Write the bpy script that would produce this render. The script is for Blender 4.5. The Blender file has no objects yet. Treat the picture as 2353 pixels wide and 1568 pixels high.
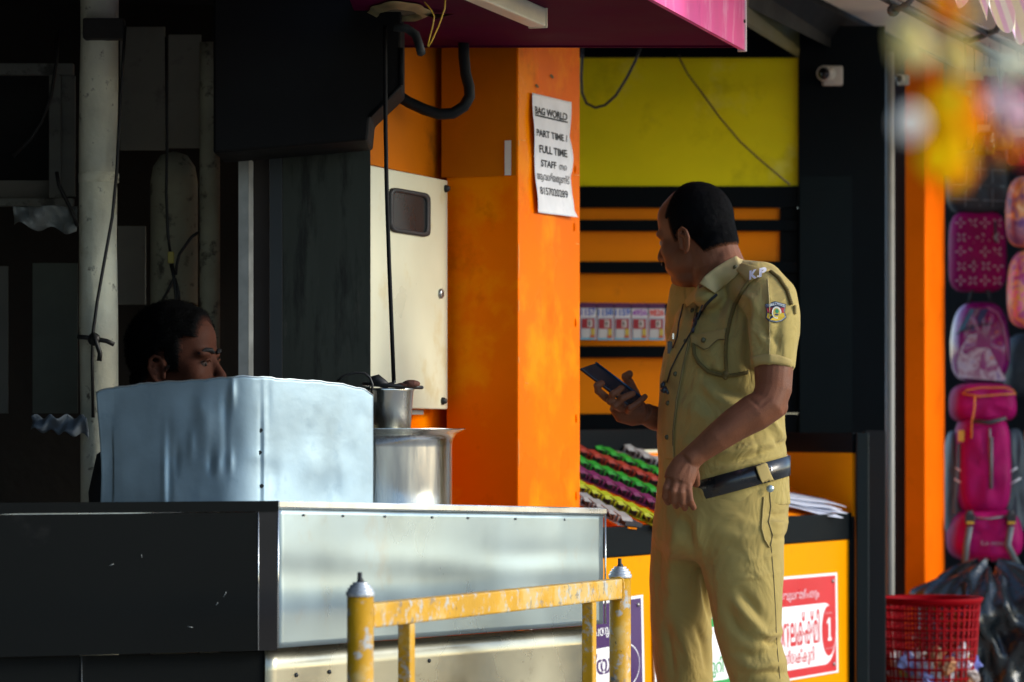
import bpy, bmesh, math, random
import numpy as np
from mathutils import Vector, Matrix
from mathutils.bvhtree import BVHTree

random.seed(7); rng = np.random.default_rng(7)
sc = bpy.context.scene
COL = sc.collection
R = math.radians

# ------------------------------------------------------------------ camera, light, exposure
F = 7480.0            # focal length in units of the 2353 unit wide picture
CZ = 1.12             # eye height
HZ = 1000.0           # horizon line
cam_d = bpy.data.cameras.new('camera'); cam = bpy.data.objects.new('camera', cam_d); COL.objects.link(cam)
cam.location = (0, 0, CZ); cam.rotation_euler = (R(90), 0, 0)
cam_d.sensor_width = 36.0; cam_d.lens = 36.0 * F / 2353.0
cam_d.shift_y = (HZ - 784.0) / 2353.0
cam_d.clip_start = 0.1; cam_d.clip_end = 500
cam_d.dof.use_dof = True; cam_d.dof.focus_distance = 7.5; cam_d.dof.aperture_fstop = 4.5
sc.camera = cam

SUN_TO = Vector((0.97, -0.12, 0.42)).normalized()      # towards the sun
w = bpy.data.worlds.new('World'); sc.world = w; w.use_nodes = True
nt = w.node_tree; nt.nodes.clear()
sky = nt.nodes.new('ShaderNodeTexSky'); sky.sky_type = 'NISHITA'; sky.sun_disc = False
sky.sun_elevation = math.asin(SUN_TO.z); sky.sun_rotation = math.atan2(SUN_TO.x, SUN_TO.y)
sky.air_density = 1.0; sky.dust_density = 0.6; sky.ozone_density = 2.2
bg = nt.nodes.new('ShaderNodeBackground'); bg.inputs['Strength'].default_value = 0.15
out = nt.nodes.new('ShaderNodeOutputWorld')
nt.links.new(sky.outputs[0], bg.inputs[0]); nt.links.new(bg.outputs[0], out.inputs[0])
sl = bpy.data.lights.new('sun', 'SUN'); sl.energy = 1.5; sl.angle = R(20); sl.color = (1.0, 0.95, 0.83)
sun = bpy.data.objects.new('sun', sl); COL.objects.link(sun)
sun.rotation_euler = SUN_TO.to_track_quat('Z', 'Y').to_euler(); sun.location = SUN_TO * 30
vs = sc.view_settings
vs.view_transform = 'Standard'; vs.look = 'None'; vs.exposure = 0.95; vs.gamma = 1.0; vs.use_curve_mapping = False

# ------------------------------------------------------------------ helpers
def W(px, py, Y):
    return Vector(((px - 1176.5) * Y / F, Y, CZ - (py - HZ) * Y / F))
def PX(p):
    return (1176.5 + F * p[0] / p[1], HZ - F * (p[2] - CZ) / p[1])
SD = Vector((0.335, 0.942, 0)).normalized()          # the way the street runs
SN = Vector((0.942, -0.335, 0)).normalized()         # out towards the street
def on_line(px, p0, d):
    k = (px - 1176.5) / F
    t = (k * p0[1] - p0[0]) / (d[0] - k * d[1])
    return Vector((p0[0] + t * d[0], p0[1] + t * d[1], 0))
def at_plane(px, py, p0, n):
    d = Vector(((px - 1176.5) / F, 1, -(py - HZ) / F)); o = Vector((0, 0, CZ))
    t = (Vector(p0) - o).dot(n) / d.dot(n)
    return o + d * t

class G:
    def __init__(s): s.v = []; s.f = []; s.m = []; s.sm = []
    def add(s, vs, fs, mi=0, smooth=False):
        o = len(s.v); s.v += [tuple(map(float, v)) for v in vs]
        for f in fs: s.f.append(tuple(i + o for i in f)); s.m.append(mi); s.sm.append(smooth)
        return s
    def hexa(s, b, t, mi=0):      # bottom 4, top 4
        return s.add(list(b) + list(t), [(3,2,1,0),(4,5,6,7),(0,1,5,4),(1,2,6,5),(2,3,7,6),(3,0,4,7)], mi)
    def box(s, c, size, ax=None, mi=0):
        c = Vector(c)
        X, Yv, Z = ax if ax else (Vector((1,0,0)), Vector((0,1,0)), Vector((0,0,1)))
        a, b, h = X * size[0] / 2, Yv * size[1] / 2, Z * size[2] / 2
        return s.hexa([c-a-b-h, c+a-b-h, c+a+b-h, c-a+b-h], [c-a-b+h, c+a-b+h, c+a+b+h, c-a+b+h], mi)
    def prism(s, poly, ext, mi=0, smooth=False):
        n = len(poly); poly = [Vector(p) for p in poly]; ext = Vector(ext)
        vs = poly + [p + ext for p in poly]
        fs = [tuple(range(n))[::-1], tuple(range(n, 2*n))] + [(i, (i+1) % n, n + (i+1) % n, n + i) for i in range(n)]
        return s.add(vs, fs, mi, smooth)
    def tube(s, pts, r, n=10, cap=True, mi=0, flat=1.0, up=None):
        pts = [Vector(p) for p in pts]
        if not hasattr(r, '__len__'): r = [r] * len(pts)
        vs = []; ref = Vector(up) if up else Vector((0.13, -0.31, 0.9)); prev = None
        for i, p in enumerate(pts):
            t = (pts[min(i+1, len(pts)-1)] - pts[max(i-1, 0)])
            if t.length < 1e-9: t = Vector((0,0,1))
            t.normalize()
            if prev is None:
                a = ref - t * ref.dot(t)
                if a.length < 1e-3: a = Vector((1,0,0)) - t * t.x
            else: a = prev - t * prev.dot(t)
            a.normalize(); prev = a; b = t.cross(a)
            for k in range(n):
                th = 2 * math.pi * k / n
                vs.append(p + a * (math.cos(th) * r[i] * flat) + b * (math.sin(th) * r[i]))
        fs = []
        for i in range(len(pts) - 1):
            for k in range(n):
                fs.append((i*n+k, i*n+(k+1) % n, (i+1)*n+(k+1) % n, (i+1)*n+k))
        if cap: fs += [tuple(range(n))[::-1], tuple((len(pts)-1)*n + k for k in range(n))]
        return s.add(vs, fs, mi, True)
    def rings(s, rings, cap=True, mi=0):
        n = len(rings[0]); vs = [p for rr in rings for p in rr]; fs = []
        for i in range(len(rings) - 1):
            for k in range(n): fs.append((i*n+k, i*n+(k+1) % n, (i+1)*n+(k+1) % n, (i+1)*n+k))
        if cap: fs += [tuple(range(n))[::-1], tuple((len(rings)-1)*n + k for k in range(n))]
        return s.add(vs, fs, mi, True)
    def lathe(s, prof, c, n=32, mi=0, ax=None, cap=False):
        c = Vector(c); X, Yv, Z = ax if ax else (Vector((1,0,0)), Vector((0,1,0)), Vector((0,0,1)))
        rr = [[c + X*(r*math.cos(2*math.pi*k/n)) + Yv*(r*math.sin(2*math.pi*k/n)) + Z*z for k in range(n)] for r, z in prof]
        return s.rings(rr, cap, mi)
    def ellip(s, c, r, ax=None, n=20, m=12, mi=0):
        c = Vector(c); X, Yv, Z = ax if ax else (Vector((1,0,0)), Vector((0,1,0)), Vector((0,0,1)))
        vs = []; fs = []
        for i in range(m + 1):
            ph = -math.pi/2 + math.pi * i / m
            cr = max(math.cos(ph), 1e-4)
            for k in range(n):
                th = 2*math.pi*k/n
                vs.append(c + X*(r[0]*cr*math.cos(th)) + Yv*(r[1]*cr*math.sin(th)) + Z*(r[2]*math.sin(ph)))
        for i in range(m):
            for k in range(n): fs.append((i*n+k, i*n+(k+1) % n, (i+1)*n+(k+1) % n, (i+1)*n+k))
        fs += [tuple(range(n))[::-1], tuple(m*n + k for k in range(n))]
        return s.add(vs, fs, mi, True)
    def grid(s, fn, nu, nv, mi=0, smooth=True, thick=None):
        vs = [Vector(fn(i/nu, j/nv)) for j in range(nv+1) for i in range(nu+1)]
        q = [(j*(nu+1)+i, j*(nu+1)+i+1, (j+1)*(nu+1)+i+1, (j+1)*(nu+1)+i) for j in range(nv) for i in range(nu)]
        if thick is None: return s.add(vs, q, mi, smooth)
        thick = Vector(thick); n = len(vs)
        vs2 = vs + [v + thick for v in vs]
        fs = q + [tuple(i + n for i in f[::-1]) for f in q]
        edge = [i for i in range(nu+1)] + [j*(nu+1)+nu for j in range(1, nv+1)] + [nv*(nu+1)+i for i in range(nu-1, -1, -1)] + [j*(nu+1) for j in range(nv-1, 0, -1)]
        for a, b in zip(edge, edge[1:] + edge[:1]): fs.append((b, a, a+n, b+n))
        return s.add(vs2, fs, mi, smooth)

WL = {}
def link(o, loc, parent):
    COL.objects.link(o)
    if parent is not None:
        o.parent = parent; o.location = Vector(loc) - WL[parent.name]
    else: o.location = loc
    WL[o.name] = Vector(loc)
def tagp(o, label=None, cat=None, group=None, kind=None):
    if label: o['label'] = label
    if cat: o['category'] = cat
    if group: o['group'] = group
    if kind: o['kind'] = kind
    return o
def mk(name, g, mats, parent=None, label=None, cat=None, group=None, kind=None, bevel=0, fix=True, subd=0):
    vs = np.array(g.v); lo = vs.min(0); hi = vs.max(0)
    org = np.array([(lo[0]+hi[0])/2, (lo[1]+hi[1])/2, lo[2]])
    me = bpy.data.meshes.new(name); me.from_pydata((vs - org).tolist(), [], g.f)
    if not isinstance(mats, (list, tuple)): mats = [mats]
    for m in mats: me.materials.append(m)
    me.polygons.foreach_set('material_index', g.m); me.polygons.foreach_set('use_smooth', g.sm)
    if fix:
        bm = bmesh.new(); bm.from_mesh(me); bmesh.ops.recalc_face_normals(bm, faces=bm.faces); bm.to_mesh(me); bm.free()
    me.update()
    o = bpy.data.objects.new(name, me); link(o, org, parent)
    if bevel:
        b = o.modifiers.new('bevel', 'BEVEL'); b.width = bevel; b.segments = 2; b.limit_method = 'ANGLE'; b.angle_limit = R(40)
    if subd:
        b = o.modifiers.new('subd', 'SUBSURF'); b.levels = subd; b.render_levels = subd
    return tagp(o, label, cat, group, kind)
def thing(name, loc, label, cat, group=None, kind=None):
    o = bpy.data.objects.new(name, None); o.empty_display_size = 0.05; link(o, Vector(loc), None)
    return tagp(o, label, cat, group, kind)

def remesh(g, voxel, smooth=3, fac=0.5):
    me = bpy.data.meshes.new('tmp'); me.from_pydata(g.v, [], g.f)
    bm = bmesh.new(); bm.from_mesh(me); bmesh.ops.recalc_face_normals(bm, faces=bm.faces); bm.to_mesh(me); bm.free()
    o = bpy.data.objects.new('tmp', me); COL.objects.link(o)
    m = o.modifiers.new('r', 'REMESH'); m.mode = 'VOXEL'; m.voxel_size = voxel
    if smooth:
        q = o.modifiers.new('s', 'SMOOTH'); q.iterations = smooth; q.factor = fac
    dg = bpy.context.evaluated_depsgraph_get(); me2 = bpy.data.meshes.new_from_object(o.evaluated_get(dg))
    V = np.empty(len(me2.vertices)*3); me2.vertices.foreach_get('co', V); V = V.reshape(-1, 3)
    N = np.empty(len(me2.vertices)*3); me2.vertices.foreach_get('normal', N); N = N.reshape(-1, 3)
    Fc = [tuple(p.vertices) for p in me2.polygons]
    bpy.data.objects.remove(o); bpy.data.meshes.remove(me); bpy.data.meshes.remove(me2)
    return V, N, Fc
def g_of(V, Fc):
    g = G(); g.v = [tuple(v) for v in V]; g.f = list(Fc); g.m = [0]*len(Fc); g.sm = [True]*len(Fc); return g
def pxs(V):
    return np.stack([1176.5 + F*V[:,0]/V[:,1], HZ - F*(V[:,2]-CZ)/V[:,1]], 1)
def lap(V, Fc, mask, iters):
    E = np.array(sorted({tuple(sorted((f[i], f[(i+1) % len(f)]))) for f in Fc for i in range(len(f))}))
    cnt = np.bincount(E.ravel(), minlength=len(V))[:, None].astype(float); V = V.copy()
    for _ in range(iters):
        S = np.zeros_like(V)
        for c in range(3): S[:, c] = np.bincount(E[:, 0], V[E[:, 1], c], len(V)) + np.bincount(E[:, 1], V[E[:, 0], c], len(V))
        V += (S/np.maximum(cnt, 1) - V)*(0.6*mask)[:, None]
    return V
def folds(V, N, fl, k=1.0):
    """fl: list of (polyline in picture units, half width, height in metres): soft ridges (+) and creases (-)"""
    P = pxs(V); D = np.zeros(len(V)); face = np.clip(-N[:,1]*2.0 + 0.6, 0, 1)
    for pl, wd, amp in fl:
        pl = np.array(pl, float); best = np.full(len(V), 1e9); tt = np.zeros(len(V)); L = len(pl) - 1
        for i in range(L):
            a, b = pl[i], pl[i+1]; ab = b - a
            t = np.clip(((P - a) @ ab) / (ab @ ab), 0, 1)
            d = np.linalg.norm(P - (a + t[:,None]*ab), axis=1)
            q = d < best; best[q] = d[q]; tt[q] = (i + t[q]) / L
        env = np.clip(np.sin(np.pi*np.clip(tt*0.86 + 0.07, 0, 1)), 0, 1) ** 0.7
        D += amp * env * np.exp(-(best/wd)**2)
    return V + N * (D * face * k)[:,None]

# ------------------------------------------------------------------ materials
def C(h):        # '#rrggbb' (display) -> linear
    h = h.lstrip('#'); c = [int(h[i:i+2], 16)/255 for i in (0, 2, 4)]
    return tuple(x/12.92 if x <= 0.04045 else ((x+0.055)/1.055)**2.4 for x in c)
MATS = {}
def M(name, col, rough=0.5, metal=0.0, var=0.12, scale=6.0, bump=0.0, bscale=60.0, dirt=None, spec=0.5, coat=0.0, rvar=0.1, stretch=(1,1,1), trans=0.0, sheen=0.0, wrinkle=None):
    if name in MATS: return MATS[name]
    m = bpy.data.materials.new(name); m.use_nodes = True; t = m.node_tree; n = t.nodes; l = t.links
    b = n['Principled BSDF']
    tc = n.new('ShaderNodeTexCoord'); mp = n.new('ShaderNodeMapping'); mp.inputs['Scale'].default_value = stretch
    l.new(tc.outputs['Object'], mp.inputs[0])
    no = n.new('ShaderNodeTexNoise'); no.inputs['Scale'].default_value = scale; no.inputs['Detail'].default_value = 6
    l.new(mp.outputs[0], no.inputs['Vector'])
    rp = n.new('ShaderNodeMapRange'); rp.inputs[1].default_value = 0.3; rp.inputs[2].default_value = 0.7
    rp.inputs[3].default_value = 1 - var; rp.inputs[4].default_value = 1 + var; l.new(no.outputs[0], rp.inputs[0])
    mx = n.new('ShaderNodeMix'); mx.data_type = 'RGBA'; mx.blend_type = 'MULTIPLY'; mx.inputs[0].default_value = 1
    mx.inputs[6].default_value = (*col, 1); l.new(rp.outputs[0], mx.inputs[7])
    cur = mx.outputs[2]
    if dirt:
        for (dc, amt, dsc, thr) in (dirt if isinstance(dirt, list) else [dirt]):
            d = n.new('ShaderNodeTexNoise'); d.inputs['Scale'].default_value = dsc; d.inputs['Detail'].default_value = 8; d.inputs['Roughness'].default_value = 0.65
            l.new(mp.outputs[0], d.inputs['Vector'])
            dr = n.new('ShaderNodeMapRange'); dr.inputs[1].default_value = thr; dr.inputs[2].default_value = thr + 0.1
            dr.inputs[3].default_value = 0; dr.inputs[4].default_value = amt; l.new(d.outputs[0], dr.inputs[0])
            x = n.new('ShaderNodeMix'); x.data_type = 'RGBA'; l.new(dr.outputs[0], x.inputs[0]); l.new(cur, x.inputs[6]); x.inputs[7].default_value = (*dc, 1)
            cur = x.outputs[2]
    l.new(cur, b.inputs['Base Color'])
    rr = n.new('ShaderNodeMapRange'); rr.inputs[1].default_value = 0.3; rr.inputs[2].default_value = 0.7
    rr.inputs[3].default_value = max(0.03, rough - rvar); rr.inputs[4].default_value = min(1, rough + rvar)
    l.new(no.outputs[0], rr.inputs[0]); l.new(rr.outputs[0], b.inputs['Roughness'])
    b.inputs['Metallic'].default_value = metal; b.inputs['Specular IOR Level'].default_value = spec
    b.inputs['Coat Weight'].default_value = coat; b.inputs['Coat Roughness'].default_value = 0.15
    if sheen: b.inputs['Sheen Weight'].default_value = sheen
    if bump:
        bn = n.new('ShaderNodeTexNoise'); bn.inputs['Scale'].default_value = bscale; bn.inputs['Detail'].default_value = 5
        l.new(mp.outputs[0], bn.inputs['Vector'])
        bu = n.new('ShaderNodeBump'); bu.inputs['Strength'].default_value = 1.0; bu.inputs['Distance'].default_value = bump
        l.new(bn.outputs[0], bu.inputs['Height']); l.new(bu.outputs[0], b.inputs['Normal'])
        if wrinkle:
            mq = n.new('ShaderNodeMapping'); mq.inputs['Scale'].default_value = wrinkle[2]; mq.inputs['Rotation'].default_value = (0.2, 0.5, 0.3); l.new(tc.outputs['Object'], mq.inputs[0])
            wn = n.new('ShaderNodeTexNoise'); wn.inputs['Scale'].default_value = wrinkle[1]; wn.inputs['Detail'].default_value = 3; wn.inputs['Distortion'].default_value = 0.8; l.new(mq.outputs[0], wn.inputs['Vector'])
            b2 = n.new('ShaderNodeBump'); b2.inputs['Distance'].default_value = wrinkle[0]; b2.inputs['Strength'].default_value = 1.0; l.new(wn.outputs[0], b2.inputs['Height']); l.new(b2.outputs[0], bu.inputs['Normal'])
    if trans:
        tr = n.new('ShaderNodeBsdfTranslucent'); l.new(cur, tr.inputs[0]); ms = n.new('ShaderNodeMixShader'); ms.inputs[0].default_value = trans
        l.new(b.outputs[0], ms.inputs[1]); l.new(tr.outputs[0], ms.inputs[2]); l.new(ms.outputs[0], n['Material Output'].inputs[0])
    MATS[name] = m; return m
def flat(name, h, rough=0.5, **k): return M(name, C(h), rough, var=0.05, **k)

black = M('black_paint', (0.010, 0.012, 0.013), 0.35, var=0.3)
blackmat = M('black_rubber', (0.012, 0.012, 0.013), 0.6, var=0.2)
inkm = M('black_ink', (0.015, 0.015, 0.018), 0.7, var=0.05)
whitep = M('white_print', (0.78, 0.78, 0.80), 0.5, var=0.03)
orange = M('orange_enamel', (0.80, 0.150, 0.0), 0.28, var=0.10, scale=3, bump=0.0006, bscale=9, spec=0.02, dirt=[((0.88,0.27,0.0),0.7,2.6,0.50),((0.50,0.09,0.0),0.5,6,0.58),((0.10,0.05,0.02),0.8,60,0.74)])
orange2 = M('orange_board', (0.92, 0.25, 0.0), 0.5, spec=0.12, var=0.08, scale=4, bump=0.0004, bscale=12, dirt=((0.40,0.10,0.01),0.35,9,0.60))
steel = M('brushed_steel', (0.29, 0.365, 0.395), 0.30, 0.74, var=0.10, scale=4, bump=0.0016, bscale=5, dirt=[((0.30,0.31,0.28),0.5,9,0.60),((0.10,0.09,0.07),0.5,40,0.70)], rvar=0.08, stretch=(1,1,0.6))
zinc = M('dented_zinc_sheet', (0.34, 0.455, 0.52), 0.50, 0.40, spec=0.25, var=0.18, scale=7, bump=0.0012, bscale=26, dirt=[((0.24,0.34,0.42),0.45,16,0.58),((0.16,0.12,0.09),0.5,60,0.72)], rvar=0.1)
potm = M('pot_steel', (0.66, 0.66, 0.60), 0.20, 1.0, var=0.12, scale=8, bump=0.0004, bscale=60, stretch=(3,3,0.3))

# ------------------------------------------------------------------ lettering
def text_geo(txt, bold=0.0, spacing=1.0):
    cu = bpy.data.curves.new('t', 'FONT'); cu.body = txt; cu.size = 1.0; cu.offset = bold; cu.resolution_u = 4; cu.space_character = spacing
    o = bpy.data.objects.new('t', cu); COL.objects.link(o)
    dg = bpy.context.evaluated_depsgraph_get(); me = bpy.data.meshes.new_from_object(o.evaluated_get(dg))
    V = np.array([v.co[:] for v in me.vertices]) if len(me.vertices) else np.zeros((1, 3)); Fc = [tuple(p.vertices) for p in me.polygons]
    bpy.data.objects.remove(o); bpy.data.curves.remove(cu); bpy.data.meshes.remove(me)
    lo, hi = V.min(0), V.max(0)
    return (V[:, 0] - lo[0]) / max(hi[0]-lo[0], 1e-6), (V[:, 1] - lo[1]) / max(hi[1]-lo[1], 1e-6), Fc
def lettering(txt, fn, mat, parent, u0, u1, v0, v1, bold=0.0, name='lettering', spacing=1.0, slant=0.0):
    """fn(u, v) -> point on the carrying surface, u and v 0..1"""
    a, b, Fc = text_geo(txt, bold, spacing)
    g = G(); g.add([fn(u0 + (u1-u0)*x, v0 + (v1-v0)*y + slant*x) for x, y in zip(a, b)], Fc)
    return mk(name, g, mat, parent, fix=False)

# ================================================================== THE SETTING
concrete = M('pavement_concrete', (0.36, 0.34, 0.30), 0.85, var=0.25, scale=3, bump=0.004, bscale=30, dirt=((0.08,0.075,0.07),0.6,4,0.55))  # lightened to bounce more light up onto the awning soffit
asphalt = M('lightened_road', (0.24, 0.235, 0.22), 0.9, var=0.25, scale=5, bump=0.006, bscale=80)  # road colour raised so the cart steel mirrors bright ground
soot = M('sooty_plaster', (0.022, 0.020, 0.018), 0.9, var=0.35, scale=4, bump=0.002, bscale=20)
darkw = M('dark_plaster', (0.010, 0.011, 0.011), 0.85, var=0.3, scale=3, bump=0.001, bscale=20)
KL = Vector((0.62, 6.3, 0)) + SN * 0.55               # the kerb runs in front of the railing
def street_quad(o0, o1, z0, z1, s0=-9, s1=60):
    a = KL + SN*o0 + SD*s0; b = KL + SN*o1 + SD*s0; c = KL + SN*o1 + SD*s1; d = KL + SN*o0 + SD*s1
    f = lambda p, z: (p.x, p.y, z)
    return [f(p, z0) for p in (a, b, c, d)], [f(p, z1) for p in (a, b, c, d)]
g = G(); b, t = street_quad(-14, -0.12, -0.3, 0.0); g.hexa(b, t); mk('pavement', g, concrete, kind='structure')
g = G(); b, t = street_quad(-0.12, 0.0, -0.3, 0.006); g.hexa(b, t); mk('kerb', g, M('kerb_stone', (0.3,0.29,0.27), 0.85, var=0.3), kind='structure')
g = G(); g.add([(-80, -60, -0.13), (120, -60, -0.13), (120, 160, -0.13), (-80, 160, -0.13)], [(0,1,2,3)]); mk('road', g, asphalt, kind='structure')

# stall back wall; unseen side and front walls added to keep it dark
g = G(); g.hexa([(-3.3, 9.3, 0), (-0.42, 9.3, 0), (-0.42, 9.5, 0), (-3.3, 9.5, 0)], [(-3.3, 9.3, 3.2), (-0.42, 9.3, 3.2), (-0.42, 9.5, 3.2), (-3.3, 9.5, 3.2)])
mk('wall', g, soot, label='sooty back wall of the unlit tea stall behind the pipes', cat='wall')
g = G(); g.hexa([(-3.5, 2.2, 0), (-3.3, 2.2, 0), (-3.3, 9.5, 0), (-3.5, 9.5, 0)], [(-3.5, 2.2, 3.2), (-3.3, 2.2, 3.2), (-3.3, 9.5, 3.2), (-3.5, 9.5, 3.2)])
mk('wall', g, darkw, label='unseen dark side wall added to shut light out of the tea stall', cat='wall')
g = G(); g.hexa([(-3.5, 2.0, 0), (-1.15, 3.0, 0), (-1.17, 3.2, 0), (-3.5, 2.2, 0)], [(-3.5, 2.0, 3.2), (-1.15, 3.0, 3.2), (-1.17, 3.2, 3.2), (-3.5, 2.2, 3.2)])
mk('wall', g, darkw, label='unseen dark front wall added to block light from behind the camera', cat='wall')
# ceiling over the stall, added to shut out skylight
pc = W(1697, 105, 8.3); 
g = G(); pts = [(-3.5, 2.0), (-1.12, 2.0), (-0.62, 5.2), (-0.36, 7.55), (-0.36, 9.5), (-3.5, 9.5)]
g.prism([(x, y, 2.35) for x, y in pts], (0, 0, 0.12)); mk('ceiling', g, darkw, label='black ceiling added above the tea stall to shut out light', cat='ceiling')

# ------------------------------------------------------------------ maroon and pink sign canopy
maroon = M('maroon_board', (0.075, 0.0008, 0.026), 0.7, var=0.2, scale=3, spec=0.05, dirt=((0.11,0.010,0.045),0.3,3,0.62))
pink = M('faded_pink_sheet', (0.80, 0.11, 0.32), 0.6, spec=0.15, var=0.15, scale=4, dirt=[((0.85,0.45,0.60),0.6,6,0.52),((0.55,0.06,0.2),0.4,18,0.6)], stretch=(1,1,0.35))
ivory = M('ivory_plastic', (0.72, 0.68, 0.52), 0.4, var=0.1, scale=10)
metal_edge = M('pale_metal_edge', (0.75, 0.72, 0.72), 0.35, 0.4)
can = thing('sign_canopy', (pc.x, pc.y, pc.z), 'maroon underside and faded pink fascia of the sign canopy above the tea cart', 'canopy')
zc = pc.z; FD = Vector((0.251, 0.872, 0)).normalized()
f0 = Vector((pc.x, pc.y, zc)); f1 = f0 - FD * 3.2
bl = Vector((-0.37, 8.3, zc)); br = Vector((-0.37, 5.1, zc))
g = G(); g.prism([bl, f0, f1, br], (0, 0, 0.03)); mk('soffit', g, maroon, can)
fn = Vector((FD.y, -FD.x, 0))
g = G(); g.prism([f0 + fn*0.004 - Vector((0,0,0.012)), f1 + fn*0.004 - Vector((0,0,0.012)), f1 + fn*0.004 + Vector((0,0,0.6)), f0 + fn*0.004 + Vector((0,0,0.6))], fn*0.012); mk('fascia', g, pink, can)
g = G(); g.box(f0 + fn*0.008 + Vector((0,0,0.29)) + FD*0.006, (0.022, 0.010, 0.61), (fn, FD, Vector((0,0,1)))); mk('edge_trim', g, metal_edge, can)
g = G(); g.prism([bl + Vector((0,0.003,-0.004)), f0 + Vector((0,0.003,-0.004)), f0 + Vector((0,0.003,0.5)), bl + Vector((0,0.003,0.5))], (0, 0.012, 0)); mk('end_panel', g, maroon, can)
for zz in (0.06, 0.33):
    g = G(); g.lathe([(0, .004), (0.004, .004), (0.005, 0)], f0 + fn*0.017 - FD*0.012 + Vector((0,0,zz)), 8, ax=(FD, Vector((0,0,1)), fn)); mk('screw', g, black, can)
# tube light batten
tl = thing('tube_light', (0.05, 6.9, zc-0.03), 'ivory tube light batten fixed under the maroon canopy', 'light fitting')
a = at_plane(1235, 41, (0,0,zc-0.022), Vector((0,0,1))); d = (at_plane(1112, -12, (0,0,zc-0.022), Vector((0,0,1))) - a).normalized(); sdv = Vector((d.y, -d.x, 0))
if sdv.x < 0: sdv = -sdv
g = G(); g.box(a + d*0.45, (0.9, 0.042, 0.044), (d, sdv, Vector((0,0,1)))); mk('batten', g, ivory, tl, bevel=0.004)
g = G(); g.box(a - d*0.004, (0.008, 0.046, 0.048), (d, sdv, Vector((0,0,1)))); mk('end_cap', g, ivory, tl, bevel=0.002)
# torn round opening with flex and wires
ring = thing('ceiling_fitting', (-0.23, 6.9, zc), 'torn round ceiling fitting with a broken rim in the maroon canopy', 'light fitting')
cc = at_plane(918, 22, (0,0,zc), Vector((0,0,1)))
def irr(k, r): return r * (1 + 0.08*math.sin(3*k) + 0.05*math.sin(7*k+1))
g = G(); n = 40
r1 = [cc + Vector((irr(2*math.pi*k/n, .075)*math.cos(2*math.pi*k/n), 2.1*irr(2*math.pi*k/n, .075)*math.sin(2*math.pi*k/n), -0.004)) for k in range(n)]
r2 = [cc + Vector((irr(2*math.pi*k/n, .052)*math.cos(2*math.pi*k/n), 2.1*irr(2*math.pi*k/n, .052)*math.sin(2*math.pi*k/n), -0.016)) for k in range(n)]
r3 = [cc + Vector((.046*math.cos(2*math.pi*k/n), .097*math.sin(2*math.pi*k/n), -0.003)) for k in range(n)]
g.rings([r1, r2, r3], cap=False); mk('rim', g, M('old_brass_rim', (0.30, 0.25, 0.12), 0.5, 0.3, var=0.4, scale=20), ring)
g = G(); g.add([p + Vector((0,0,0.0005)) for p in r3], [tuple(range(n))]); mk('cavity', g, M('dusty_cavity', (0.10, 0.085, 0.05), 0.9, var=0.5, scale=25), ring)
g = G(); g.add([cc+Vector(q) for q in ((.05,-.02,-.012),(.085,.02,-.02),(.13,.03,-.006),(.09,.05,-.004),(.06,.06,-.003))], [(0,1,2,3,4)]); mk('torn_flap', g, M('torn_flap', (0.25,0.12,0.08), 0.8, var=0.4), ring)
g = G(); g.tube([W(905, 62, 6.9), W(935, 66, 6.9), W(955, 80, 6.9), W(962, 100, 6.88), W(968, 122, 6.86)], 0.0095, 12); mk('conduit_end', g, M('grey_flex', (0.018,0.02,0.02), 0.6, spec=0.2), label='cut grey conduit drooping from the torn canopy fitting', cat='conduit')
wirey = M('yellow_wire', (0.55, 0.33, 0.02), 0.45)
g = G(); g.tube([W(x, y, 6.85) for x, y in ((1024,-20),(1022,20),(1008,60),(992,95),(984,108))], 0.0016, 6); mk('wire', g, wirey, label='long yellow wire hanging beside the cut grey conduit', cat='wire')
g = G(); g.tube([W(x, y, 6.83) for x, y in ((975,5),(990,22),(998,38),(994,62),(988,84),(983,106))], 0.0014, 6); mk('wire', g, wirey, label='short kinked yellow wire inside the torn canopy fitting', cat='wire')

# ------------------------------------------------------------------ orange pillar with its inner board and the upper board
pk = Vector((0.0101, 8.44, 0)); pk = on_line(1191, Vector((0, 8.44, 0)), Vector((1, 0, 0)))
pr = on_line(1333, pk, SD); pi = pk - SN * 0.20
pil = thing('pillar', (pk.x, pk.y, 0), 'glossy orange pillar carrying the paper notice beside the lottery kiosk', 'pillar')
g = G(); back = pr - SN*0.20
q = [pk, pr, back, pi]
g.prism([(p.x, p.y, 0) for p in q], (0, 0, 2.5)); mk('shaft', g, orange, pil, bevel=0.004)
for (px, py) in ((1333, 390), (1331, 522), (1334, 742), (1335, 962), (1335, 1140)):
    p = on_line(px - 12, pk, SD); g = G(); g.ellip(Vector((p.x, p.y, W(px, py, p.y).z)) + SN*0.001, (0.004, 0.004, 0.012), n=8, m=6); mk('rivet', g, orange, pil)
for (px, py, s) in ((1232, 198, .012), (1266, 176, .013)):
    p = on_line(px, pk, SD); g = G(); z = W(px, py, p.y).z
    g.add([Vector((p.x,p.y,z)) + SN*0.0025 + SD*(a*s) + Vector((0,0,b*s)) for a, b in ((-1.4,.1),(0,.45),(1.5,-.1),(.2,-.45))], [(0,1,2,3)]); mk('paint_chip', g, M('chip_grey', (0.10,0.08,0.03), 0.8), pil)
g = G(); z0 = W(1162, 402, 8.42).z; z1 = W(1162, 322, 8.42).z; ps = on_line(1163, pk, SN); pe = on_line(1178, pk, SN)
g.prism([(ps.x-.004, ps.y-.014, z0), (pe.x-.004, pe.y-.014, z0), (pe.x-.004, pe.y-.014, z1), (ps.x-.004, ps.y-.014, z1)], (0, 0.0015, 0))
mk('tape', g, M('white_tape', (0.7,0.7,0.68), 0.5), label='short white tape strip on the shaded side of the orange pillar', cat='tape')
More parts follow.
